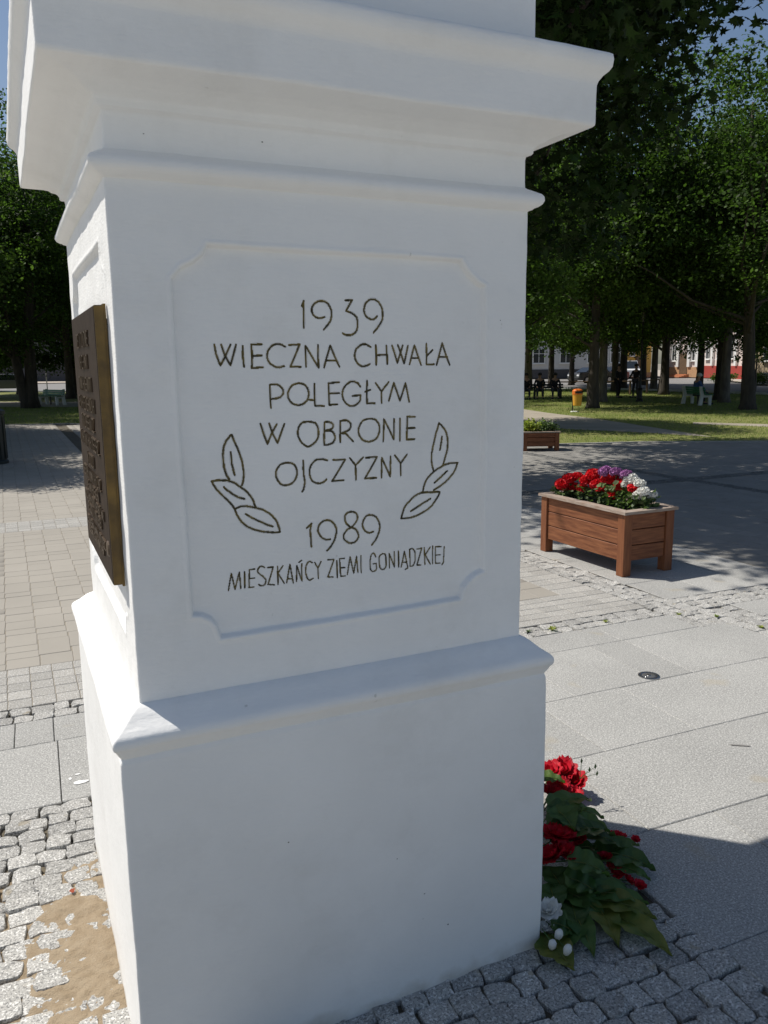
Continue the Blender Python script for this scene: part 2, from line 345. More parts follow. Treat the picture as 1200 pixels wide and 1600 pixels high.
def pave(parent_name, piece_name, cells, kind, mt=None, cap=300):
    """cells: (x, y, w, h, rz, dz)"""
    par = bpy.data.objects.new(parent_name, None); COL.objects.link(par); par['kind'] = 'structure'
    cells = [c for c in cells if visible(c[0], c[1])]
    def key(c):
        p = proj((c[0], c[1], 0)); inside = -10 < p[0] < 1210 and p[1] < 1610
        hid = 215 < p[0] < 815 
        return (0 if inside and not hid else 1, p[2]/math.sqrt(c[2]*c[3]/.01) if True else 0)
    cells.sort(key=key)
    cache = {}
    for c in cells[:cap]:
        x, y, w_, h_, rz, dz = c
        if kind == 'sett':
            i = random.randrange(14); me = (SETTS if mt is None else SETTSD)[i]
            o = mkobj(piece_name, me, None, par); o.location = (x, y, dz); o.scale = (w_, h_, 1); o.rotation_euler = (random.uniform(-.02,.02), random.uniform(-.02,.02), rz)
        else:
            k = (round(w_, 3), round(h_, 3))
            if k not in cache: cache[k] = mesh_np(piece_name, *slab_mesh(w_, h_, gap=kind), [mt])
            o = mkobj(piece_name, cache[k], None, par); o.location = (x, y, dz); o.rotation_euler = (random.uniform(-.0015,.0015), random.uniform(-.0015,.0015), rz)
    rest = cells[cap:]
    if rest:
        VV = []; FF = []; b = 0
        for x, y, w_, h_, rz, dz in rest:
            if kind == 'sett': V, F = SETTRAW[random.randrange(14)]; V = np.array(V)*(w_, h_, 1)
            else: V, F = slab_mesh(w_, h_, gap=kind); V = np.array(V)
            c_, s_ = math.cos(rz), math.sin(rz)
            V2 = np.stack([V[:,0]*c_-V[:,1]*s_+x, V[:,0]*s_+V[:,1]*c_+y, V[:,2]+dz], 1)
            VV.append(V2); FF.append(np.array(F)+b); b += len(V2)
        me = mesh_np(piece_name, np.concatenate(VV), np.concatenate(FF), [(mt or m_sett) if kind == 'sett' else mt], smooth=False)
        o = mkobj(piece_name, me, None, par); o['kind'] = 'stuff'
    return par
RZ = math.atan(SH)
def rows(u0, u1, v0, v1, rowh, wmin, wmax, gap=.009, jit=.005, axis='u', rj=.06, dzj=.003):
    out = []; n = max(1, round((v1-v0)/rowh)); rh = (v1-v0)/n
    for i in range(n):
        v = v0 + (i+.5)*rh; u = u0 - random.uniform(0, wmin*.5)
        while u < u1:
            w_ = random.uniform(wmin, wmax); cu = u + w_/2; u += w_
            if cu < u0 or cu > u1: continue
            du, dv = random.uniform(-jit, jit), random.uniform(-jit, jit)
            if axis == 'u': out.append((cu+du, yv(cu, v+dv), w_-gap, rh-gap, RZ+random.uniform(-rj, rj), random.uniform(-dzj, dzj)))
            else: out.append((v+dv, yv(v, cu+du), rh-gap, w_-gap, RZ+random.uniform(-rj, rj), random.uniform(-dzj, dzj)))
    return out
# apron of split setts round the monument
ap = rows(-.75, 1.965, .85, 3.522, .088, .078, .125, gap=.0075, jit=.006, rj=.09, dzj=.005)
ap = [c for c in ap if not (.20 < c[0] < 1.43 and 1.95 < c[1] < 3.18)]
pave('sett_apron', 'cobblestone', ap, 'sett')
# bands of setts
bd = rows(-8, 4.43, 4.50, 4.70, .10, .085, .13) + rows(4.70, 12, 4.50, 4.80, .10, .085, .13)
bd += rows(4.50, 9.9, 4.43, 4.72, .098, .085, .13, axis='v') 
bd += rows(3.3, 4.50, 4.70, 5.05, .10, .085, .13, axis='v') + rows(4.19, 4.50, 4.43, 4.70, .10, .085, .13, axis='v')
pave('sett_band', 'cobblestone', bd, 'sett')
bd2 = rows(9.9, 17, 4.43, 4.72, .098, .085, .13, axis='v') + rows(1.5, 17.5, 9.80, 10.1, .10, .085, .13, axis='v') + rows(4.72, 20, 9.80, 10.1, .10, .085, .13)
bd2 = [c for c in bd2 if True]
# granite slabs, joints as measured
VR = [-.9,-.25,.40,1.03,1.65,2.284,2.912,3.525,4.18,4.495]
JT = {-.9:[], -.25:[1.97,2.9,3.8], .40:[1.97,2.6,3.5], 1.03:[1.97,2.2,3.1,4.0], 1.65:[1.965,2.59,3.5,4.4], 2.284:[1.965,2.27,3.75,4.69], 2.912:[1.965,2.563,3.15,4.24,4.69],
      3.525:[-7,-6.1,-5.2,-4.3,-3.4,-2.5,-1.6,-.7,.09,1.0,1.9,2.85,3.44,3.74,4.69], 4.18:[-7.3,-6.4,-5.5,-4.6,-3.7,-2.8,-1.9,-1.0,-.1,.09,1.3,2.2,3.05,3.74,4.43]}
sl = []
for v0, v1 in zip(VR, VR[1:]):
    J = JT.get(v0, [])
    for a, b in zip(J, J[1:]): sl.append(((a+b)/2, yv((a+b)/2, (v0+v1)/2), b-a, v1-v0, RZ, random.uniform(-.0008,.0008)))
for v0, v1 in zip(VR, VR[1:]):        # outer field left of the apron
    if v1 <= 3.53:
        u = -4.1+random.uniform(0,.5)
        while u < -1.4:
            sl.append((u+.45, yv(u+.45,(v0+v1)/2), .9, v1-v0, RZ, 0)); u += .9
# right of the corner, towards the picture edge
for i in range(10):
    v0 = 1.65+.63*(i-3); 
    for k in range(6):
        u0 = (4.69 if v0 < 2.2 else 5.06) + .9*k + (.0 if i % 2 else -.0)
        if v0+.63 <= 4.5: sl.append((u0+.45, yv(u0+.45, v0+.315), .9, .63, RZ, 0))
# granite field with the planter on it
for i in range(9):
    for k in range(3):
        u0 = 4.74 + .5*k; v0 = 4.81 + .50*i
        sl.append((u0+.25, yv(u0+.25, v0+.25), .5, .5, RZ, random.uniform(-.001,.001)))
for k in range(8): sl.append((5.06+.9*k+.45, yv(5.5+.9*k, 4.335), .9, .33, RZ, 0))
pave('slab_paving', 'granite_slab', sl, .0018, m_slab)
bl = []
def grid(u0, u1, v0, v1, p, q, vary=0):
    out = []; nu = max(1, round((u1-u0)/p)); nv = max(1, round((v1-v0)/q))
    for i in range(nv):
        for j in range(nu):
            uu = u0+(j+.5)*(u1-u0)/nu; vv = v0+(i+.5)*(v1-v0)/nv
            out.append((uu, yv(uu, vv), (u1-u0)/nu, (v1-v0)/nv, RZ, random.uniform(-.0015,.0015)))
    return out
bl = grid(-3.9, 1.3, 4.71, 5.38, .13, .134) + grid(1.3, 4.42, 4.71, 5.29, .195, .116)+ grid(4.05, 4.42, 5.29, 9.79, .185, .15) 
bl += grid(-2.8, 2.0, 10.22, 10.9, .14, .136)
pave('granite_block_paving', 'granite_block', bl, .002, m_block)
# beige pavers in running columns
def cols(u0, u1, v0, v1, p=.204):
    out = []; n = round((u1-u0)/p); pp = (u1-u0)/n
    for j in range(n):
        uu = u0+(j+.5)*pp; v = v0 
        first = True
        while v < v1-.01:
            L_ = random.choice((.136,.204,.204,.272,.34)); 
            if first: L_ = random.uniform(.1,.34); first = False
            if v+L_ > v1-.06: L_ = v1-v
            vc = v+L_/2; out.append((uu, yv(uu, vc), pp, L_, RZ, random.uniform(-.0012,.0012))); v += L_
    return out
pv = cols(-2.8, 1.3, 5.38, 10.22) + cols(1.3, 4.05, 5.29, 9.8)
def inpl(x, y):   # inside the plaza
    for a, b in zip(edge_pts, edge_pts[1:]):
        if a[0] <= x < b[0]: return y < a[1]+(b[1]-a[1])*(x-a[0])/(b[0]-a[0]) - .12
    return False
far = cols(-3.0, 1.5, 10.9, 30.5) + cols(6.26, 9.86, 4.83, 9.78) + cols(4.74, 6.24, 9.31, 9.78) + cols(1.82, 4.41, 10.12, 29) + cols(10.1, 17.4, 3.0, 9.8) + cols(4.74, 9.86, 10.12, 26) + cols(10.1, 17, 10.1, 16)
far = [c for c in far if inpl(c[0], c[1]) and visible(c[0], c[1], 150)]
pave('beige_paver_field', 'concrete_paver', pv, .0018, m_paver)
pave('far_paver_field', 'concrete_paver', [c for c in far if c[0] < 3], .0018, m_paver)
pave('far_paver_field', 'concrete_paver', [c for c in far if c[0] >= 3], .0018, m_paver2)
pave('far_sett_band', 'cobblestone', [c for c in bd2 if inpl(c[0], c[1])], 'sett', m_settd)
# kerb between plaza and lawn
ke = MB()
for a, b in zip(edge_pts[1:], edge_pts[2:]):
    a = Vector(a); b = Vector(b); n = max(1, int((b-a).length/1.0)); dr = (b-a)/n; an = math.atan2(dr.y, dr.x)
    for i in range(n):
        c = a+dr*(i+.5); ke.box((c.x, c.y, -.01), (dr.length-.012, .08, .06), an)
o = ke.build('lawn_edging', m_block); o['kind'] = 'structure'
# sand washed over the setts
n = 90; xs = np.linspace(-.40, .184, n); ys = np.linspace(2.0, 3.1, int(n*1.9)); V = []; 
for y in ys:
    for x in xs:
        ex = (x-.11)/.135; ey = (y-2.52)/.36; r_ = math.sqrt(ex*ex+ey*ey)
        z = .0125*(1-r_) + .008*noise.noise((x*9, y*9, 3)) + .006*noise.noise((x*31, y*31, 1)) + .003*noise.noise((x*80, y*80, 1))
        V.append((x, y, max(-.016, min(z, .010))))
m_ = len(xs); F = np.array([(i*m_+j, i*m_+j+1, (i+1)*m_+j+1, (i+1)*m_+j) for i in range(len(ys)-1) for j in range(m_-1)])
o = mkobj('spilled_sand', mesh_np('spilled_sand', V, F, [m_sand], smooth=True)); o['kind'] = 'stuff'
# thin line of sand in the apron joints
# flat marks on the paving
def blot(name, x, y, rx, ry, z, m, rz=0, seed=1):
    rr = random.Random(seed); P_ = []
    for k in range(14):
        a = k/14*2*math.pi; q = rr.uniform(.75, 1.15); px_, py_ = rx*q*math.cos(a), ry*q*math.sin(a)
        P_.append((x+px_*math.cos(rz)-py_*math.sin(rz), y+px_*math.sin(rz)+py_*math.cos(rz)))
    return sheet(name, P_, z, m)
m_pm = mat('white_paint_drip', (.8,.8,.78), .6); m_st = mat('rust_stain', (.25,.05,.02), .9)
blot('paint_mark', .170, 3.745, .034, .018, .004, m_pm, RZ, 2); blot('paint_mark', .128, 3.80, .008, .012, .004, m_pm, RZ, 3); blot('paint_mark', .165, 3.83, .012, .008, .004, m_pm, RZ, 4)
blot('stain_mark', .072, 2.905, .010, .014, .012, m_st)
m_dk = mat('dark_scuff', (.19,.18,.17), .9)
blot('scuff_mark', 3.19, 2.66, .055, .007, .0035, m_dk, -.6, 9)

# ------------------------------------------------------------ MONUMENT
MX, MY, HX = .8165, 2.5675, .5725
def wob(p):
    """hand-made surface: small shift common to all parts of the monument"""
    x, y, z = p
    a = noise.noise((x*3.1+5, y*3.1, z*3.1)); b = noise.noise((x*3.1, y*3.1+9, z*3.1)); c = noise.noise((x*2.7, y*2.7, z*2.7+4))
    e = noise.noise((x*16, y*16, z*16)); g = noise.noise((x*16+7, y*16, z*16))
    return (x + .0030*a + .0016*e, y + .0030*b + .0016*g, z + .0030*c + .0012*e)
mon = empty('monument', (MX, MY, 0), 0, 'tall white limewashed pedestal of the war monument with engraved panel and bronze plaque', 'monument')
def loop_pts(hx, hy, r, seg):
    P_ = []
    for cx_, cy_, a0 in ((1,-1,-90),(1,1,0),(-1,1,90),(-1,-1,180)):
        for k in range(4):
            a = R(a0+30*k); P_.append((cx_*(hx-r)+r*math.cos(a), cy_*(hy-r)+r*math.sin(a)))
    out = []
    for i in range(len(P_)):
        a = P_[i]; b = P_[(i+1)%len(P_)]; out.append(a)
        if (i % 4) == 3:
            e = .003/math.hypot(b[0]-a[0], b[1]-a[1])
            for q in [e]+[k/seg for k in range(1, seg)]+[1-e]: out.append((a[0]+(b[0]-a[0])*q, a[1]+(b[1]-a[1])*q))
    return out
def ring_part(name, prof, r=.006, seg=30, capt=False, capb=False):
    V = []; F = []; n = None
    for o_, z in prof:
        L_ = loop_pts(HX+o_, HX+o_, r, seg); n = len(L_)
        V += [wob((MX+x, MY+y, z)) for x, y in L_]
    for i in range(len(prof)-1):
        for k in range(n): F.append((i*n+k, i*n+(k+1)%n, (i+1)*n+(k+1)%n, (i+1)*n+k))
    if capt: F.append(tuple((len(prof)-1)*n+k for k in range(n)))
    V = [(v[0]-MX, v[1]-MY, v[2]) for v in V]
    me = mesh_np(name, V, F, [m_white], smooth=True)
    return mkobj(name, me, None, mon)
def dens(prof, st=.04):
    out = [prof[0]]
    for a, b in zip(prof, prof[1:]):
        d = math.hypot(b[0]-a[0], b[1]-a[1]); n = max(1, int(d/st)); qs = [k/n for k in range(1, n)]
        if d > .02: qs = [.0022/d]+qs+[1-.0022/d]
        for q in qs+[1]: out.append((a[0]+(b[0]-a[0])*q, a[1]+(b[1]-a[1])*q))
    return out
ZP, ZS0, ZS1 = .952, 1.066, 2.318
ring_part('plinth', dens([(.064,-.05),(.063,.02),(.062,.90),(.061,.940),(.057,ZP)]))
ring_part('base_molding', dens([(.057,ZP),(.059,.956),(.064,.964),(.0685,.974),(.071,.979),(.0745,.982),(.078,.990),(.0785,1.000),(.0755,1.009),(.069,1.016),(.058,1.024),(.046,1.033),(.034,1.044),(.024,1.053),(.013,1.060),(.004,1.0645),(.0,ZS0)], .02))
ring_part('neck_molding', dens([(.0,ZS1),(.002,2.320),(.006,2.322),(.010,2.323),(.014,2.327),(.022,2.330),(.030,2.336),(.034,2.345),(.033,2.355),(.028,2.362),(.018,2.368),(.008,2.374),(.0,2.378),(-.006,2.383)], .02))
ring_part('frieze', dens([(-.006,2.383),(-.007,2.40),(-.007,2.455),(-.005,2.466),(.006,2.468),(.009,2.472),(.009,2.479),(.014,2.488)], .02))
ring_part('cornice', dens([(.014,2.488),(.020,2.493),(.034,2.498),(.040,2.504),(.060,2.512),(.100,2.521),(.122,2.5255),(.126,2.529),(.127,2.536),(.128,2.630),(.131,2.640),(.139,2.652),(.150,2.662),(.156,2.672),(.158,2.690),(.156,2.702),(.150,2.706),(.08,2.722),(.012,2.736)], .02), r=.006)
ring_part('column', dens([(.012,2.736),(.009,2.742),(.008,2.75),(.004,5.2),(.05,5.22),(.08,5.26),(.08,5.36),(.0,5.40),(-.3,5.6)], .15), capt=True)
# shaft: four faces as height fields plus rounded corners
PANEL = [(.468,2.184),(.455,2.160),(.433,2.143),(.405,2.130),(.380,2.103),(.386,1.276),(.410,1.272),(.434,1.258),(.448,1.238),(.457,1.205),(1.176,1.212),(1.186,1.245),(1.205,1.266),(1.228,1.280),(1.255,1.289),(1.251,2.112),(1.228,2.122),(1.205,2.140),(1.188,2.160),(1.173,2.179)]
def sdf(P_, U, W):
    P_ = np.array(P_); d = np.full(U.shape, 1e9); ins = np.zeros(U.shape, bool)
    for i in range(len(P_)):
        a = P_[i]; b = P_[(i+1)%len(P_)]; e = b-a; t = np.clip(((U-a[0])*e[0]+(W-a[1])*e[1])/(e@e), 0, 1)
        d = np.minimum(d, np.hypot(U-a[0]-t*e[0], W-a[1]-t*e[1]))
        c = ((a[1] > W) != (b[1] > W)) & (U < (b[0]-a[0])*(W-a[1])/(b[1]-a[1]+1e-12)+a[0]); ins ^= c
    return np.where(ins, d, -d)
rc = .006
def face(side, step, poly=None, depth=.012, ramp_=.016, hole=None, fine=False):
    """returns V,F of one face in world coordinates"""
    lo, hi = -HX+rc, HX-rc
    nu = int(round((hi-lo)/step)); nz_ = int(round((ZS1-ZS0)/step))
    us = np.linspace(lo, hi, nu+1); zs = np.linspace(ZS0, ZS1, nz_+1)
    if fine:
        def axis(a, b, ranges):
            pts = [a]
            while pts[-1] < b-1e-6:
                x = pts[-1]; st_ = .0026 if any(r0 <= x+1e-6 < r1 for r0, r1 in ranges) else .022
                nx = x+st_
                for r0, r1 in ranges:
                    if x < r0-1e-6 < nx-1e-6: nx = r0
                pts.append(min(nx, b))
            return np.array(pts)
        us = axis(lo, hi, [(.365-MX,.475-MX),(1.160-MX,1.268-MX)]); zs = axis(ZS0, ZS1, [(1.192,1.300),(2.088,2.198)])
        nu = len(us)-1; nz_ = len(zs)-1
    if hole is not None:
        h0, h1, z0_, z1_ = hole
        for arr, vals in ((us, (h0, h1)), (zs, (z0_, z1_))):
            for v in vals: arr[np.argmin(abs(arr-v))] = v
    U, Z = np.meshgrid(us, zs); D = np.zeros_like(U)
    if poly is not None:
        s = sdf(poly, U, Z); t = np.clip(s/ramp_+.15, 0, 1); D = depth*(t*t*(3-2*t))
        D -= .0022*np.exp(-((s+.006)/.005)**2)      # slight raised lip round the recess
    V = []
    for u, z, d in zip(U.ravel(), Z.ravel(), D.ravel()):
        y_ = HX-d
        if side == 'f': p = (MX+u, MY-y_, z)
        elif side == 'b': p = (MX-u, MY+y_, z)
        elif side == 'l': p = (MX-y_, MY-u, z)
        else: p = (MX+y_, MY+u, z)
        V.append(wob(p))
    F = []; k = nu+1
    for i in range(nz_):
        for j in range(nu):
            if hole is not None:
                uc = (us[j]+us[j+1])/2; zc = (zs[i]+zs[i+1])/2
                if hole[0] < uc < hole[1] and hole[2] < zc < hole[3]: continue
            F.append((i*k+j, i*k+j+1, (i+1)*k+j+1, (i+1)*k+j))
    return V, F
core = (.43, 1.205, 1.295, 2.095)
V = []; F = []
def addp(v, f):
    b = len(V); V.extend(v); F.extend([tuple(i+b for i in q) for q in f])
addp(*face('f', .0062, [(x-MX, z) for x, z in PANEL], .015, .0075, (core[0]-MX, core[1]-MX, core[2], core[3]), True))
lp = [(MY-y, z) for y, z in ((3.02,2.19),(3.00,2.165),(2.985,2.12)) ]
LPn = [(MY-y, z) for y, z in ((2.16,2.20),(2.175,2.16),(2.13,2.13),(2.10,2.12),(2.10,1.27),(2.14,1.265),(2.165,1.235),(2.17,1.20),(2.97,1.20),(2.98,1.235),(3.0,1.26),(3.03,1.27),(3.03,2.12),(3.0,2.13),(2.98,2.16),(2.97,2.20))]
addp(*face('l', .006, LPn, .013, .010))
addp(*face('r', .02, LPn, .012, .02)); addp(*face('b', .02))
for cx_, cy_, a0 in ((1,-1,-90),(1,1,0),(-1,1,90),(-1,-1,180)):
    vs = []; nz_ = 200
    for i in range(nz_+1):
        z = ZS0+(ZS1-ZS0)*i/nz_
        for k in range(4):
            a = R(a0+30*k); vs.append(wob((MX+cx_*(HX-rc)+rc*math.cos(a), MY+cy_*(HX-rc)+rc*math.sin(a), z)))
    addp(vs, [(i*4+k, i*4+k+1, (i+1)*4+k+1, (i+1)*4+k) for i in range(nz_) for k in range(3)])
me = mesh_np('shaft', np.array(V)-np.array([MX, MY, 0]), F, [m_white], smooth=True)
shaft = mkobj('shaft', me, None, mon)
